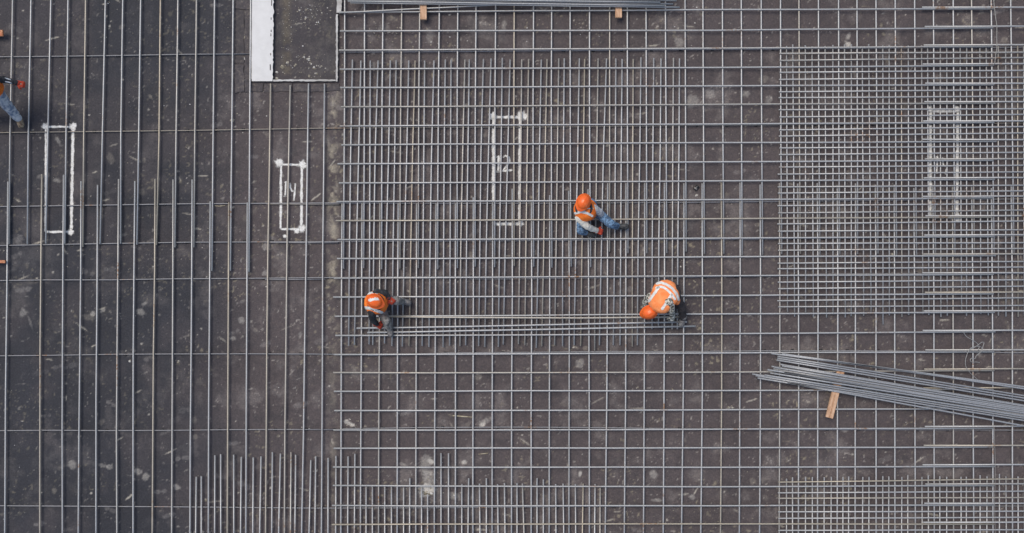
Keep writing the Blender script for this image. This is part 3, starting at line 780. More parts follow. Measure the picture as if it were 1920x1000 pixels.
# ------------------------------------------------------------------ loose bars and piles
def rod(name, a, b_, za, zb, r, mat, label, group=None, sag=0.0, segs=6):
    pts = []
    for i in range(segs + 1):
        t = i / segs
        w = random.uniform(-0.3, 0.3) if 0 < i < segs else 0
        pts.append(P(a[0] + (b_[0] - a[0]) * t, a[1] + (b_[1] - a[1]) * t + w + sag * math.sin(math.pi * t), za + (zb - za) * t))
    c = pts[0].copy()
    vs, fs = tube_data([p - c for p in pts], r)
    o = mesh_obj(name, vs, fs, mat)
    o.location = c
    return tag(o, label, "steel bar", group)
ORD = ["first", "second", "third", "fourth", "fifth", "sixth", "seventh", "eighth", "ninth", "tenth", "eleventh", "twelfth", "thirteenth", "fourteenth", "fifteenth",
       "sixteenth", "seventeenth", "eighteenth", "nineteenth", "twentieth", "twenty-first", "twenty-second", "twenty-third", "twenty-fourth", "twenty-fifth", "twenty-sixth", "twenty-seventh", "twenty-eighth"]
zb0 = ZT + 0.060 + 0.018
pile = [(1446, 663, 726.5, 0), (1466, 663.6, 730.5, 0), (1458, 668.5, 742.5, 0), (1457.5, 672, 746.5, 0), (1456, 675.3, 751.8, 0), (1463, 683.5, 760.3, 0),
        (1466, 686.2, 761.8, 1), (1446.5, 687.2, 763.4, 0), (1452, 689, 765, 1), (1450, 692, 766.8, 0), (1439, 693.5, 768, 1), (1448, 695.5, 770, 0), (1470, 698, 771.5, 1), (1444, 699.5, 773, 0),
        (1452, 700.8, 774.6, 1), (1477, 705, 776.2, 0), (1410.5, 701.6, 778.3, 0), (1433.6, 703.4, 780.2, 1), (1472, 709, 782, 0), (1417, 704.6, 784.3, 0), (1420.5, 709, 789, 0), (1476, 717.5, 799, 0)]
for i, (x, y, ye, lv_) in enumerate(pile):
    z = zb0 + lv_ * 0.030
    k = (2100 - x) / (1920 - x)
    if i == len(pile) - 1:
        lab = "outermost steel bar splaying away from the lower edge of the slanting pile"
    else:
        lab = f"grey steel bar in the slanting pile at right, {ORD[i]} from its upper edge"
    rod("pile_bar", (x, y), (2100, y + (ye - y) * k), z, z, 0.0165, M_bar_pile, lab, "loose bars of the slanting pile", sag=random.uniform(-0.5, 0.5) + (-1.5 if i < 2 else 0))
ztp = ZT + 0.075 + 0.045
for i in range(13):
    yl = 5.2 - 2.9 * i; yr = 14.0 - 3.15 * i
    xl = [657, 652, 662, 668, 659, 671, 664, 655, 668, 660, 665, 672, 658][i]; xr = [1274, 1246, 1262, 1238, 1268, 1243, 1258, 1270, 1240, 1262, 1251, 1266, 1245][i]
    rod("pile_bar", (xl, yl), (xr, yr), ztp + (i % 2) * 0.03, ztp + (i % 2) * 0.03, 0.0165, M_bar_pile,
        f"grey steel bar in the pile at the top edge, {ORD[i]} from its lower side", "loose bars of the top edge pile", sag=random.uniform(-0.3, 0.3))
rod("loose_bar", (636, 24), (1010, 5.5), Z2 + 0.035, ZT + 0.094, 0.014, M_bar, "single thin bar rising from the board corner to the top pile", "loose bars")
zc = Z2 + 2 * R_BAR + 0.002
rod("carried_bar", (728, 593.8), (1281, 594.6), zc + 0.02, zc + 0.02, 0.0165, M_bar, "loose bar between two crouching workers, upper of the three", "three loose bars between the workers", sag=2.2)
rod("carried_bar", (668.8, 615.6), (1288, 603.8), zc + 0.005, zc + 0.01, 0.0165, M_bar, "loose bar between two crouching workers, middle of the three", "three loose bars between the workers", sag=0.6)
rod("carried_bar", (688.8, 623.6), (1304, 611.8), zc + 0.005, zc + 0.01, 0.0165, M_bar, "loose bar between two crouching workers, lowest of the three", "three loose bars between the workers", sag=0.6)

# tie wires
def wire(name, pts, zs, r, label):
    sm = []
    n = len(pts)
    for i in range(n - 1):
        p0, p1, p2, p3 = pts[max(i - 1, 0)], pts[i], pts[i + 1], pts[min(i + 2, n - 1)]
        for k in range(5):
            t = k / 5
            q = [0.5 * (2 * p1[j] + (p2[j] - p0[j]) * t + (2 * p0[j] - 5 * p1[j] + 4 * p2[j] - p3[j]) * t * t + (-p0[j] + 3 * p1[j] - 3 * p2[j] + p3[j]) * t ** 3) for j in (0, 1)]
            sm.append(P(q[0], q[1], zs[i] + (zs[i + 1] - zs[i]) * t))
    sm.append(P(*pts[-1], zs[-1]))
    vs, fs = tube_data(sm, r, 5)
    return tag(mesh_obj(name, vs, fs, M_wire), label, "wire", "loose tie wires")
w1 = [(1806, 622), (1812, 631), (1822, 637), (1831, 643), (1836, 650), (1834, 656), (1839, 657), (1841, 652), (1836, 650), (1828, 650), (1820, 653), (1817, 657), (1814, 663), (1811, 672), (1810, 681),
      (1812, 690), (1818, 698), (1825, 705), (1833, 712), (1838, 717)]
wire("tie_wire", w1, [Z2 + 0.03] * len(w1), 0.0052, "long curved tie wire hanging over the open grid above the slanting pile")
w2 = [(1817, 656), (1826, 652), (1834, 647), (1841, 642), (1845, 643), (1843, 650), (1842, 656), (1838, 661), (1830, 668), (1829, 672), (1822, 672), (1819, 675), (1822, 679), (1830, 679), (1837, 680)]
wire("tie_wire", w2, [Z2 + 0.036] * len(w2), 0.0058, "tangled curl of pale tie wire lying on the lapped grid bars")
w3 = [(1862, -60), (1863, -5), (1865, 18), (1867, 35), (1869, 48), (1869, 70), (1869, 90), (1867, 103), (1865, 120)]
wire("tie_wire", w3, [Z2 + 0.03] * len(w3), 0.0055, "straight pale wire dropping from the top edge beside the bar laps")
w4 = [(1864, 800), (1865, 830), (1866, 865), (1866, 900), (1865, 940), (1866, 1000), (1866, 1060)]
wire("tie_wire", w4, [Z2 + 0.03] * len(w4), 0.0042, "faint straight wire crossing the lower right mesh downwards")

# small black offcut and wood sliver
def offcut():
    a, b_ = P(1302, 356, 0.035), P(1309, 349, 0.035)
    c = (a + b_) / 2
    e = empty("pipe_offcut", Vector((c.x, c.y, 0)), "small shiny black pipe offcut lying right of the central mesh", "offcut")
    t = (b_ - a).normalized()
    pts = [a, a + t * 0.001, a + t * 0.012, b_ - t * 0.012, b_ - t * 0.001, b_]
    vs, fs = tube_data(pts, [0.026, 0.032, 0.034, 0.034, 0.032, 0.026], 14)
    mesh_obj("pipe", vs, fs, M_can, e)
    vs, fs = tube_data([a + t * 0.02, a + t * 0.04], 0.037, 14)
    mesh_obj("collar", vs, fs, M_bar_thin, e)
offcut()
def sliver(pts, w, z, label):
    vs, fs = tube_data([P(x, y, z) for x, y in pts], w, 5)
    return tag(mesh_obj("wood_sliver", vs, fs, M_sliver, smooth=False), label, "wood scrap", "wood slivers on the floor")
sliver([(849, 779.5), (866, 781), (886, 782.5)], [0.012, 0.016, 0.006], 0.016, "long pale wood sliver on the floor in the lower centre")
sliver([(402, 386), (412, 387), (422, 385.5)], [0.006, 0.011, 0.005], 0.012, "thin pale wood sliver among lapped bars near the board")
sliver([(897, 852), (906, 851), (915, 850)], [0.005, 0.009, 0.008], 0.012, "short wood sliver under the open grid in the lower centre")

# crumbs of mortar and insulation, past counting
def crumbs():
    vs, fs = [], []
    r = random.Random(3)
    def one(x, y, s, z=0.0, flat=0.5):
        b = len(vs); n = 5; c = P(x, y, z)
        a0 = r.uniform(0, 6.28); st = r.uniform(0.5, 1.0)
        for k in range(n):
            a = a0 + 2 * math.pi * k / n; q = s * r.uniform(0.75, 1.2)
            vs.append(c + Vector((math.cos(a) * q, math.sin(a) * q * st, 0.0)))
        vs.append(c + Vector((r.uniform(-.2, .2) * s, r.uniform(-.2, .2) * s, s * flat * r.uniform(0.8, 1.3))))
        for k in range(n): fs.append((b + k, b + (k + 1) % n, b + n))
    for _ in range(1000):
        x, y = r.uniform(-40, 1960), r.uniform(-40, 1040)
        if 470 < x < 515 and y < 155: continue
        one(x, y, r.choice((0.005, 0.006, 0.007, 0.010)), 0.0)
    for cx, cy, sx, sy, n in ((585, 15, 26, 18, 60), (590, 35, 22, 12, 36), (575, 115, 30, 16, 40), (540, 70, 9, 45, 45), (590, 128, 25, 14, 26), (720, 65, 25, 12, 30), (815, 75, 26, 14, 30), (1290, 40, 20, 20, 20),
                              (455, 90, 12, 60, 34), (800, 905, 22, 18, 60), (655, 795, 15, 9, 20), (560, 205, 40, 22, 36), (960, 40, 100, 22, 40), (1285, 500, 9, 60, 20), (430, 470, 60, 60, 30)):
        for _ in range(n):
            x, y = r.gauss(cx, sx), r.gauss(cy, sy)
            if 466 < x < 517 and y < 158: continue
            if x > 516 and x < 634 and y > 148 and cy < 150: y = r.uniform(0, 145)
            one(x, y, r.choice((0.006, 0.008, 0.010, 0.015)))
    for x, y, s in ((529, 125, 0.045), (538, 117, 0.035), (580, 143, 0.034), (578, 112, 0.03), (583, 119, 0.028), (593, 138, 0.028), (554, 122, 0.026), (520, 137, 0.028), (588, 127, 0.028), (596, 125, 0.02), (575, 18, 0.036),
                    (560, 18, 0.03), (595, 44, 0.03), (572, 34, 0.03), (602, 126, 0.022), (436, 226, 0.048), (460, 72, 0.055), (460, 66, 0.04), (461, 108, 0.05), (459, 107, 0.035), (460, 150, 0.03), (518, 148, 0.04),
                    (203, 4 + 1.5, 0.02), (1305, 366, 0.032), (385, 938, 0.04), (42, 791, 0.022), (243, 677, 0.028), (335, 679, 0.026), (800, 925, 0.06), (808, 928, 0.05), (793, 924, 0.05), (853, 928, 0.03),
                    (1374, 763, 0.024), (1367, 764, 0.026), (1195, 728, 0.024), (1262, 729, 0.024), (1300, 627, 0.02), (1287, 563, 0.018), (1289, 571, 0.02), (1302, 528, 0.022), (1480, 750, 0.02), (860, 128, 0.02)):
        for _ in range(3):
            one(x + r.uniform(-2, 2), y + r.uniform(-2, 2), s * r.uniform(0.5, 0.85), 0.0, 0.45)
    me = bpy.data.meshes.new("mortar_crumbs")
    me.from_pydata([tuple(v) for v in vs], [], fs); me.materials.append(M_crumbs)
    tag(link(bpy.data.objects.new("mortar_crumbs", me)), "scattered pale crumbs of mortar and insulation on the dark floor", "debris", kind="stuff")
crumbs()

# ------------------------------------------------------------------ people
def cone_mesh(bm, a, b_, ra, rb, sides=14):
    ax = (b_ - a)
    L = max(ax.length, 1e-4); t = ax / L
    u = t.orthogonal().normalized(); w = t.cross(u)
    rings = []
    prof = [(-ra, 0.0), (-ra * 0.7, 0.72), (0, 1.0)]
    def ring(pos, rad):
        if rad < 1e-5: return [bm.verts.new(pos)]
        return [bm.verts.new(pos + (u * math.cos(2 * math.pi * k / sides) + w * math.sin(2 * math.pi * k / sides)) * rad) for k in range(sides)]
    rings.append(ring(a - t * ra, 0)); rings.append(ring(a - t * ra * 0.7, ra * 0.71)); rings.append(ring(a, ra))
    rings.append(ring(b_, rb)); rings.append(ring(b_ + t * rb * 0.7, rb * 0.71)); rings.append(ring(b_ + t * rb, 0))
    for r0, r1 in zip(rings[:-1], rings[1:]):
        for k in range(sides):
            k2 = (k + 1) % sides
            q = [r0[k % len(r0)], r0[k2 % len(r0)], r1[k2 % len(r1)], r1[k % len(r1)]]
            q2 = []
            for v in q:
                if v not in q2: q2.append(v)
            if len(q2) > 2:
                try: bm.faces.new(q2)
                except ValueError: pass
def ell_mesh(bm, c, axes):
    r = bmesh.ops.create_uvsphere(bm, u_segments=18, v_segments=12, radius=1)
    A = Matrix((axes[0], axes[1], axes[2])).transposed()
    for v in r["verts"]: v.co = c + A @ v.co
def organic(name, prims, voxel, mat, parent, smooth=3, fold=0.0, foldscale=0.09, post=None):
    bm = bmesh.new()
    for p in prims:
        if p[0] == 'c': cone_mesh(bm, *p[1:])
        else: ell_mesh(bm, p[1], p[2])
    bmesh.ops.recalc_face_normals(bm, faces=bm.faces)
    me = bpy.data.meshes.new(name + "_raw"); bm.to_mesh(me); bm.free()
    tmp = bpy.data.objects.new("tmp", me); COL.objects.link(tmp)
    m = tmp.modifiers.new("r", 'REMESH'); m.mode = 'VOXEL'; m.voxel_size = voxel; m.use_smooth_shade = True
    s = tmp.modifiers.new("s", 'SMOOTH'); s.factor = 0.6; s.iterations = smooth
    if fold:
        tex = bpy.data.textures.new(name + "_fold", 'CLOUDS'); tex.noise_scale = foldscale; tex.noise_depth = 3
        dm = tmp.modifiers.new("d", 'DISPLACE'); dm.texture = tex; dm.strength = fold; dm.mid_level = 0.5; dm.texture_coords = 'LOCAL'
    dg = bpy.context.evaluated_depsgraph_get(); dg.update()
    out = bpy.data.meshes.new_from_object(tmp.evaluated_get(dg))
    COL.objects.unlink(tmp); bpy.data.objects.remove(tmp)
    out.name = name
    out.materials.clear(); out.materials.append(mat)
    out.polygons.foreach_set("use_smooth", [True] * len(out.polygons))
    o = link(bpy.data.objects.new(name, out))
    if parent is not None:
        o.parent = parent; o.matrix_parent_inverse = Matrix.Translation(-parent.location)
    return o
def tape(src, name, test, mat, parent, off=0.006):
    """reflective tape sewn on a vest: lifted copy of the faces that pass the test"""
    me = src.data
    bm = bmesh.new(); bm.from_mesh(me)
    kill = [f for f in bm.faces if not test(f.calc_center_median(), f.normal)]
    bm.normal_update()
    moved = [v.normal * off for v in bm.verts]
    for v, q in zip(bm.verts, moved): v.co += q
    bmesh.ops.delete(bm, geom=kill, context='FACES')
    m2 = bpy.data.meshes.new(name); bm.to_mesh(m2); bm.free()
    m2.materials.append(mat)
    m2.polygons.foreach_set("use_smooth", [True] * len(m2.polygons))
    o = link(bpy.data.objects.new(name, m2))
    o.parent = parent; o.matrix_parent_inverse = Matrix.Translation(-parent.location)
    return o

def glove_prims(wrist, dirv, palm_n, size=1.0, curl=0.5, side=1):
    d_ = dirv.normalized(); n = (palm_n - d_ * palm_n.dot(d_)).normalized(); s = d_.cross(n) * side
    S_ = size; pr = []
    pr.append(('c', wrist - d_ * 0.05, wrist + d_ * 0.02, 0.040 * S_, 0.034 * S_))
    for k, (o_, ln) in enumerate(((-0.033, 0.062), (-0.011, 0.072), (0.011, 0.068), (0.033, 0.054))):
        a = wrist + s * o_ * 0.6 * S_; kn = wrist + d_ * 0.088 * S_ + s * o_ * 1.15 * S_
        pr.append(('c', a, kn, 0.021 * S_, 0.016 * S_))
        d1 = (d_ * math.cos(curl) + n * math.sin(curl)).normalized()
        m1 = kn + d1 * ln * 0.55 * S_
        d2 = (d_ * math.cos(curl * 2.2) + n * math.sin(curl * 2.2)).normalized()
        pr.append(('c', kn, m1, 0.0135 * S_, 0.012 * S_)); pr.append(('c', m1, m1 + d2 * ln * 0.45 * S_, 0.012 * S_, 0.0095 * S_))
    t0 = wrist + s * -0.026 * S_ + d_ * 0.02 * S_; t1 = t0 + (s * -0.045 + d_ * 0.035 + n * 0.01) * S_
    pr.append(('c', t0, t1, 0.018 * S_, 0.014 * S_)); pr.append(('c', t1, t1 + (d_ * 0.03 + n * 0.018 - s * 0.004) * S_, 0.013 * S_, 0.011 * S_))
    return pr

def helmet(parent, c, up, fwd, label=None):
    up = up.normalized(); fwd = (fwd - up * fwd.dot(up)).normalized(); sd = up.cross(fwd)
    vs, fs = [], []
    nseg = 28; rings = []
    prof = [(0.0, 1.0), (0.18, 0.985), (0.36, 0.93), (0.55, 0.83), (0.72, 0.68), (0.86, 0.48), (0.95, 0.26), (1.0, 0.05), (1.01, 0.0)]
    for (r, h) in prof:
        row = []
        for k in range(nseg):
            a = 2 * math.pi * k / nseg
            f, s = math.cos(a) * 0.142 * r, math.sin(a) * 0.118 * r
            ridge = 0.006 * math.exp(-(s / 0.018) ** 2) * (1 if r < 0.9 else 0) + 0.004 * (math.exp(-((abs(s) - 0.045) / 0.012) ** 2)) * (1 if r < 0.9 else 0)
            row.append(c + fwd * f + sd * s + up * (h * 0.115 + ridge))
        rings.append(row)
    # brim, longer in front
    for ext, hz in ((0.012, -0.004), (0.014, -0.010)):
        row = []
        for k in range(nseg):
            a = 2 * math.pi * k / nseg
            pk = max(0, math.cos(a)) ** 3 * 0.038
            f, s = math.cos(a) * (0.142 * 1.01 + ext + pk), math.sin(a) * (0.118 * 1.01 + ext)
            row.append(c + fwd * f + sd * s + up * (hz - pk * 0.3))
        rings.append(row)
    for row in rings: vs += row
    for i in range(len(rings) - 1):
        for k in range(nseg):
            a, b_ = i * nseg + k, i * nseg + (k + 1) % nseg
            fs.append((a, a + nseg, b_ + nseg, b_))
    o = mesh_obj("helmet", vs, fs, M_helmet, parent)
    sol = []
    # inner head band
    ring = [c + fwd * math.cos(2 * math.pi * k / 16) * 0.118 + sd * math.sin(2 * math.pi * k / 16) * 0.098 - up * 0.018 for k in range(16)]
    v2 = ring + [p - up * 0.025 for p in ring]
    f2 = [(k, (k + 1) % 16, 16 + (k + 1) % 16, 16 + k) for k in range(16)]
    vv = len(vs)
    mesh_obj("head_band", v2, f2, M_strap, parent)
    return o

def boot(parent, heel, toe, mat, h=0.13, q=1.22):
    heel = heel.copy(); heel.z += 0.004
    t = (toe - heel); L = t.length; t.normalize(); up = Vector((0, 0, 1)); s = t.cross(up).normalized(); up = s.cross(t).normalized()
    pr = [('c', heel + up * 0.055, heel + t * L * 0.35 + up * 0.05, 0.047, 0.047), ('c', heel + t * L * 0.35 + up * 0.045, heel + t * (L - 0.045) + up * 0.035, 0.048, 0.043),
          ('c', heel + up * 0.05, heel + up * h - t * 0.0, 0.045, 0.050),
          ('c', heel + up * 0.02, heel + t * (L - 0.05) + up * 0.02, 0.042, 0.050)]
    pr = [(p[0], p[1], p[2], p[3] * q, p[4] * q) for p in pr]
    return organic("boot", pr, 0.010, mat, parent, 2, 0.006, 0.05)

def person(label, J, mats, vest_mat, helmet_up, helmet_fwd, torso_w=0.21, torso_d=0.15, tapes=(), vest_scale=1.0, vest_extra=(), vest_smooth=6, helmet_patch=None, leg=1.0):
    base = J['pelvis'].copy(); base.z = 0
    e = empty("person", base, label, "person", "workers in orange hard hats")
    pel, ch, nk, hd = J['pelvis'], J['chest'], J['neck'], J['head']
    up = (nk - pel).normalized(); lat = (J['shl'] - J['shr']); lat = (lat - up * lat.dot(up)).normalized(); fr = up.cross(lat)
    # body: one continuous figure
    def limb(a, b_, c, r0, r1, r2): return [('c', a, b_, r0, r1), ('c', b_, c, r1, r2)]
    body = [('e', (ch * 0.6 + nk * 0.4), (lat * torso_w * 0.78, fr * torso_d * 0.72, up * 0.2)), ('e', pel, (lat * 0.15, fr * 0.11, up * 0.13)),
            ('c', pel, ch, 0.11, 0.12), ('c', ch, nk, 0.09, 0.055), ('c', nk, hd, 0.055, 0.055),
            ('e', hd, (sdv(up, helmet_up, helmet_fwd)[0] * 0.077, sdv(up, helmet_up, helmet_fwd)[1] * 0.098, sdv(up, helmet_up, helmet_fwd)[2] * 0.118))]
    hs, hf, hu = sdv(up, helmet_up, helmet_fwd)
    body += [('c', hd + hf * 0.09 - hu * 0.01, hd + hf * 0.112 - hu * 0.035, 0.010, 0.014),            # nose
             ('e', hd + hf * 0.05 - hu * 0.085, (hs * 0.05, hf * 0.045, hu * 0.035)),                    # jaw
             ('e', hd + hs * 0.08 - hu * 0.02, (hs * 0.012, hf * 0.022, hu * 0.034)), ('e', hd - hs * 0.08 - hu * 0.02, (hs * 0.012, hf * 0.022, hu * 0.034))]
    for s in 'lr':
        body += limb(J['sh' + s], J['el' + s], J['wr' + s], 0.045, 0.038, 0.026)
        body += [('c', J['wr' + s], J['wr' + s] + (J['wr' + s] - J['el' + s]).normalized() * 0.07, 0.026, 0.026)]
        body += limb(J['hip' + s], J['kn' + s], J['an' + s], 0.075, 0.05, 0.036)
        body += [('c', J['an' + s] - Vector((0, 0, 0.05)), J['to' + s] * 0.85 + J['an' + s] * 0.15 - Vector((0, 0, 0.05)), 0.03, 0.022), ('c', pel, J['hip' + s], 0.1, 0.075), ('c', ch * 0.3 + nk * 0.7, J['sh' + s], 0.06, 0.045)]
    organic("body", body, 0.013, M_skin, e, 3)
    # eyes and mouth, hair rim
    for sg in (-1, 1):
        organic("eye", [('e', hd + hf * 0.088 + hs * 0.03 * sg + hu * 0.008, (hs * 0.013, hf * 0.01, hu * 0.008))], 0.004, M_refl, e, 1)
    organic("mouth", [('c', hd + hf * 0.088 - hu * 0.066 - hs * 0.02, hd + hf * 0.088 - hu * 0.066 + hs * 0.02, 0.007, 0.007)], 0.004, M_vest_flap if False else M_skin, e, 1)
    organic("hair", [('e', hd - hf * 0.02 + hu * 0.004, (hs * 0.083, hf * 0.09, hu * 0.1))], 0.012, M_hair, e, 1)
    # trousers
    tr = [('e', pel, (lat * 0.185, fr * 0.145, up * 0.15))]
    for s in 'lr':
        tr += [('c', pel, J['hip' + s], 0.13, 0.105), ('c', J['hip' + s], J['kn' + s], 0.102 * leg, 0.080 * leg), ('c', J['kn' + s], J['an' + s], 0.082 * leg, 0.062 * leg)]
    organic("trousers", tr, 0.013, mats['trousers'], e, 2, 0.035, 0.07)
    # jacket with sleeves
    jk = [('e', (ch * 0.65 + nk * 0.35), (lat * torso_w, fr * torso_d, up * 0.22)), ('e', pel * 0.5 + ch * 0.5, (lat * torso_w * 0.92, fr * torso_d, up * 0.2)), ('c', ch, nk, 0.1, 0.07)]
    for s in 'lr':
        jk += [('c', ch * 0.35 + nk * 0.65, J['sh' + s], 0.085, 0.078)]
        if mats.get('sleeve_' + s) is None:
            jk += [('c', J['sh' + s], J['el' + s], 0.075, 0.062), ('c', J['el' + s], J['wr' + s], 0.06, 0.044)]
    organic("jacket", jk, 0.013, mats['jacket'], e, 2, 0.03, 0.06)
    for s in 'lr':
        mm = mats.get('sleeve_' + s)
        if mm is not None:
            organic("sleeve", [('c', J['sh' + s], J['el' + s], 0.080, 0.066), ('c', J['el' + s], J['wr' + s], 0.064, 0.046)], 0.012, mm, e, 2, 0.035, 0.05)
    # vest
    vs_ = vest_scale
    vp = [('e', (ch * 0.6 + nk * 0.4), (lat * (torso_w + 0.02) * vs_, fr * (torso_d + 0.025) * vs_, up * 0.21)), ('e', pel * 0.45 + ch * 0.55, (lat * (torso_w + 0.01) * vs_, fr * (torso_d + 0.03) * vs_, up * 0.22)),
          ('c', (ch * 0.35 + nk * 0.65) + lat * 0.09, (ch * 0.35 + nk * 0.65) - lat * 0.09, 0.105 * vs_, 0.105 * vs_)]
    vest = organic("vest", vp + list(vest_extra), 0.009, vest_mat, e, vest_smooth, 0.022, 0.09)
    def near(poly, w):
        def f(c, n):
            if n.z < 0.05: return False
            k = 100.0 * H / (H - c.z)
            x, y = 960 + c.x * k, 500 - c.y * k
            for (ax_, ay), (bx_, by) in zip(poly[:-1], poly[1:]):
                dx, dy = bx_ - ax_, by - ay
                t = max(0, min(1, ((x - ax_) * dx + (y - ay) * dy) / (dx * dx + dy * dy)))
                if math.hypot(x - ax_ - t * dx, y - ay - t * dy) < w: return True
            return False
        return f
    for poly, w in tapes: tape(vest, "reflective_tape", near(poly, w), M_refl, e)
    for s in 'lr':
        dv_ = (J['wr' + s] - J['el' + s])
        organic("glove", glove_prims(J['wr' + s], J.get('hd' + s, dv_), Vector((0, 0, -1)) + dv_ * 0.1, 1.12, 0.55, 1 if s == 'l' else -1), 0.006, mats['glove'], e, 1)
        boot(e, Vector((J['an' + s].x, J['an' + s].y, J['an' + s].z - 0.09)), J['to' + s] - Vector((0, 0, 0.03)), mats['boot'])
    hel = helmet(e, hd + hu * 0.028, hu, hf)
    if helmet_patch: tape(hel, "pale_helmet_patch", near(*helmet_patch), M_refl, e, 0.003)  # pale patch on the helmet dome, a lifted copy of its faces
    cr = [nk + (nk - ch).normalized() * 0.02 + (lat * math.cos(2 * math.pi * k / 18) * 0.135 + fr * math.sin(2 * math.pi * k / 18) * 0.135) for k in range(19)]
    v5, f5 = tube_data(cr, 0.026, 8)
    mesh_obj("collar", v5, f5, mats.get('collar', M_black), e)  # collar ring; the seated worker's is black to paint in shadow
    # chin strap
    st = [hd + hs * 0.088 - hu * 0.0, hd + hs * 0.078 - hu * 0.07 + hf * 0.02, hd - hu * 0.125 + hf * 0.04, hd - hs * 0.078 - hu * 0.07 + hf * 0.02, hd - hs * 0.088]
    v3, f3 = tube_data(st, 0.006, 5)
    mesh_obj("chin_strap", v3, f3, M_strap, e)
    return e, (pel, ch, nk, up, lat, fr)
def sdv(up, hup, hfw):
    u = hup.normalized(); f = (hfw - u * hfw.dot(u)).normalized(); return u.cross(f), f, u

V = Vector
# seated worker in the middle, blue jeans, cream sleeves
JA = dict(pelvis=P(1102, 388, 0.29), chest=P(1098, 397, 0.59), neck=P(1095, 391, 0.81), head=P(1094, 379, 0.95),
          shr=P(1086, 409, 0.69), shl=P(1112, 391, 0.71), elr=P(1101, 425, 0.59), wrr=P(1119.5, 433, 0.35), ell=P(1124, 398, 0.55), wrl=P(1132, 408, 0.33),
          hipr=P(1093, 395, 0.27), hipl=P(1110, 390, 0.29), knr=P(1088, 432, 0.31), knl=P(1145, 420, 0.45), anr=P(1097, 436, 0.20), anl=P(1157, 425, 0.22), tor=P(1117, 441, 0.19), tol=P(1179, 425, 0.20))
JA['hdr'] = V((0.09, -0.02, -0.05))
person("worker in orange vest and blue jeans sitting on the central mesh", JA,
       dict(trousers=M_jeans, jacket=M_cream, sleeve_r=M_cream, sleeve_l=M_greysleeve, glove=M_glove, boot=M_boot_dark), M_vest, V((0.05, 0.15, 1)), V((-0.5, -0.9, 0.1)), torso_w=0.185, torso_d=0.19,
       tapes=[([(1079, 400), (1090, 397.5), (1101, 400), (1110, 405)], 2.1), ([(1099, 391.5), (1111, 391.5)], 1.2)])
# crouching worker on the left, black jacket, grey trousers
JB = dict(pelvis=P(709, 569, 0.35), chest=P(705, 568, 0.65), neck=P(704, 567, 0.85), head=P(703, 565, 1.03),
          shl=P(706, 549, 0.79), shr=P(697, 585, 0.79), ell=P(722, 550, 0.75), wrl=P(730, 560, 0.69), elr=P(699, 600, 0.48), wrr=P(707, 609, 0.27),
          hipl=P(715, 562, 0.33), hipr=P(713, 580, 0.33), knl=P(743, 564, 0.49), knr=P(724, 601, 0.45), anl=P(754, 565, 0.21), anr=P(730, 616, 0.21), tol=P(771, 569, 0.18), tor=P(733, 632, 0.18))
JB['hdl'] = V((0.06, -0.07, -0.05)); JB['hdr'] = V((0.06, -0.03, -0.06))
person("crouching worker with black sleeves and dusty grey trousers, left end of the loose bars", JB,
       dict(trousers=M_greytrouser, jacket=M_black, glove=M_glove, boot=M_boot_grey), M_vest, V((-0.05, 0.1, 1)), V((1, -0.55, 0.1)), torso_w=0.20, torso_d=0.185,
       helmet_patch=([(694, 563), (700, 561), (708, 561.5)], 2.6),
       tapes=[([(681, 577), (690, 577.5), (699, 579.5), (707, 583), (716, 586)], 2.6), ([(690, 551), (698, 549.5), (706, 552)], 2.0)])
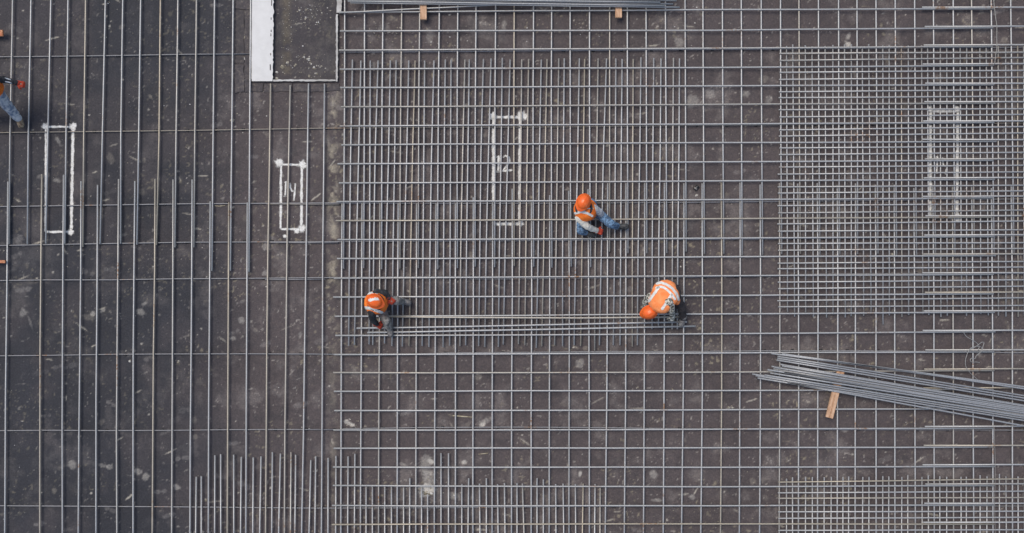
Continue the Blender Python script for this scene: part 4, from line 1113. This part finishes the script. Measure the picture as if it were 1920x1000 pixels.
# stooping worker on the right, back to the camera
JC = dict(pelvis=P(1259, 545, 0.73), chest=P(1243, 560, 0.79), neck=P(1231, 573, 0.73), head=P(1218, 585, 0.65),
          shl=P(1255, 566, 0.95), shr=P(1219, 557, 0.71), ell=P(1259, 581, 0.83), wrl=P(1261, 595, 0.43), elr=P(1210, 567, 0.45), wrr=P(1216, 582, 0.23),
          hipl=P(1266, 556, 0.65), hipr=P(1252, 544, 0.65), knl=P(1278, 577, 0.45), knr=P(1240, 550, 0.43), anl=P(1281, 597, 0.21), anr=P(1250, 545, 0.21), tol=P(1277, 613, 0.18), tor=P(1240, 556, 0.18))
JC['hdl'] = V((0.0, -0.06, -0.07)); JC['hdr'] = V((0.05, -0.04, -0.07))
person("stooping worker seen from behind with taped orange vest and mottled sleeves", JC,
       dict(trousers=M_darktrouser, jacket=M_camo, glove=M_camo, boot=M_boot_grey), M_vest_lit, V((-0.25, -0.25, 0.85)), V((-0.9, -0.35, -0.4)), torso_w=0.225, torso_d=0.15, vest_scale=1.06, vest_smooth=9,
       vest_extra=[('e', P(1269, 564, 0.69), (V((0.06, 0, 0)), V((0, 0.085, 0)), V((0, 0, 0.1)))), ('e', P(1247, 549, 0.79), (V((0.2, 0.14, 0)), V((-0.14, 0.19, 0)), V((0, 0, 0.15))))],
       tapes=[([(1232, 532), (1240, 530.5), (1250, 534), (1260, 541), (1268, 551), (1272, 562)], 2.3), ([(1231, 540), (1238, 538), (1245, 539.5), (1253, 546), (1260, 553), (1265, 561)], 2.1),
              ([(1235, 539.5), (1217, 565)], 2.4), ([(1259, 553.5), (1242, 579)], 2.4)])
# striding worker half outside the left edge
JD = dict(pelvis=P(-10, 170, 0.85), chest=P(-16, 163, 1.11), neck=P(-24, 158, 1.35), head=P(-33, 157, 1.49),
          shl=P(-12, 149, 1.27), shr=P(-28, 178, 1.25), ell=P(8, 150, 1.09), wrl=P(32, 156, 0.95), elr=P(-34, 200, 1.03), wrr=P(-30, 215, 0.83),
          hipl=P(-4, 176, 0.79), hipr=P(-16, 182, 0.79), knl=P(14, 199, 0.51), knr=P(-26, 205, 0.43), anl=P(34, 222, 0.21), anr=P(-44, 215, 0.21), tol=P(40, 240, 0.18), tor=P(-40, 232, 0.18))
eD, fD = person("striding worker at the left edge in faded jeans and striped black sleeve", JD,
       dict(trousers=M_jeans_pale, jacket=M_black, glove=M_glove, boot=M_boot_brown), M_vest, V((0, 0, 1)), V((0.6, -0.6, 0)), torso_w=0.19, torso_d=0.14, leg=1.2)
for dy in (0.03, -0.03):
    pts = [JD['shl'] + V((-0.02, dy * 1.1, 0.076)), (JD['shl'] + JD['ell']) / 2 + V((0, dy, 0.071)), JD['ell'] + V((0, dy, 0.064)), (JD['ell'] + JD['wrl']) / 2 + V((0, dy * 0.9, 0.055)), JD['wrl'] + V((-0.03, dy * 0.7, 0.043))]
    v4, f4 = tube_data(pts, 0.012, 6)
    mesh_obj("sleeve_stripe", v4, f4, M_whitestripe, eD)
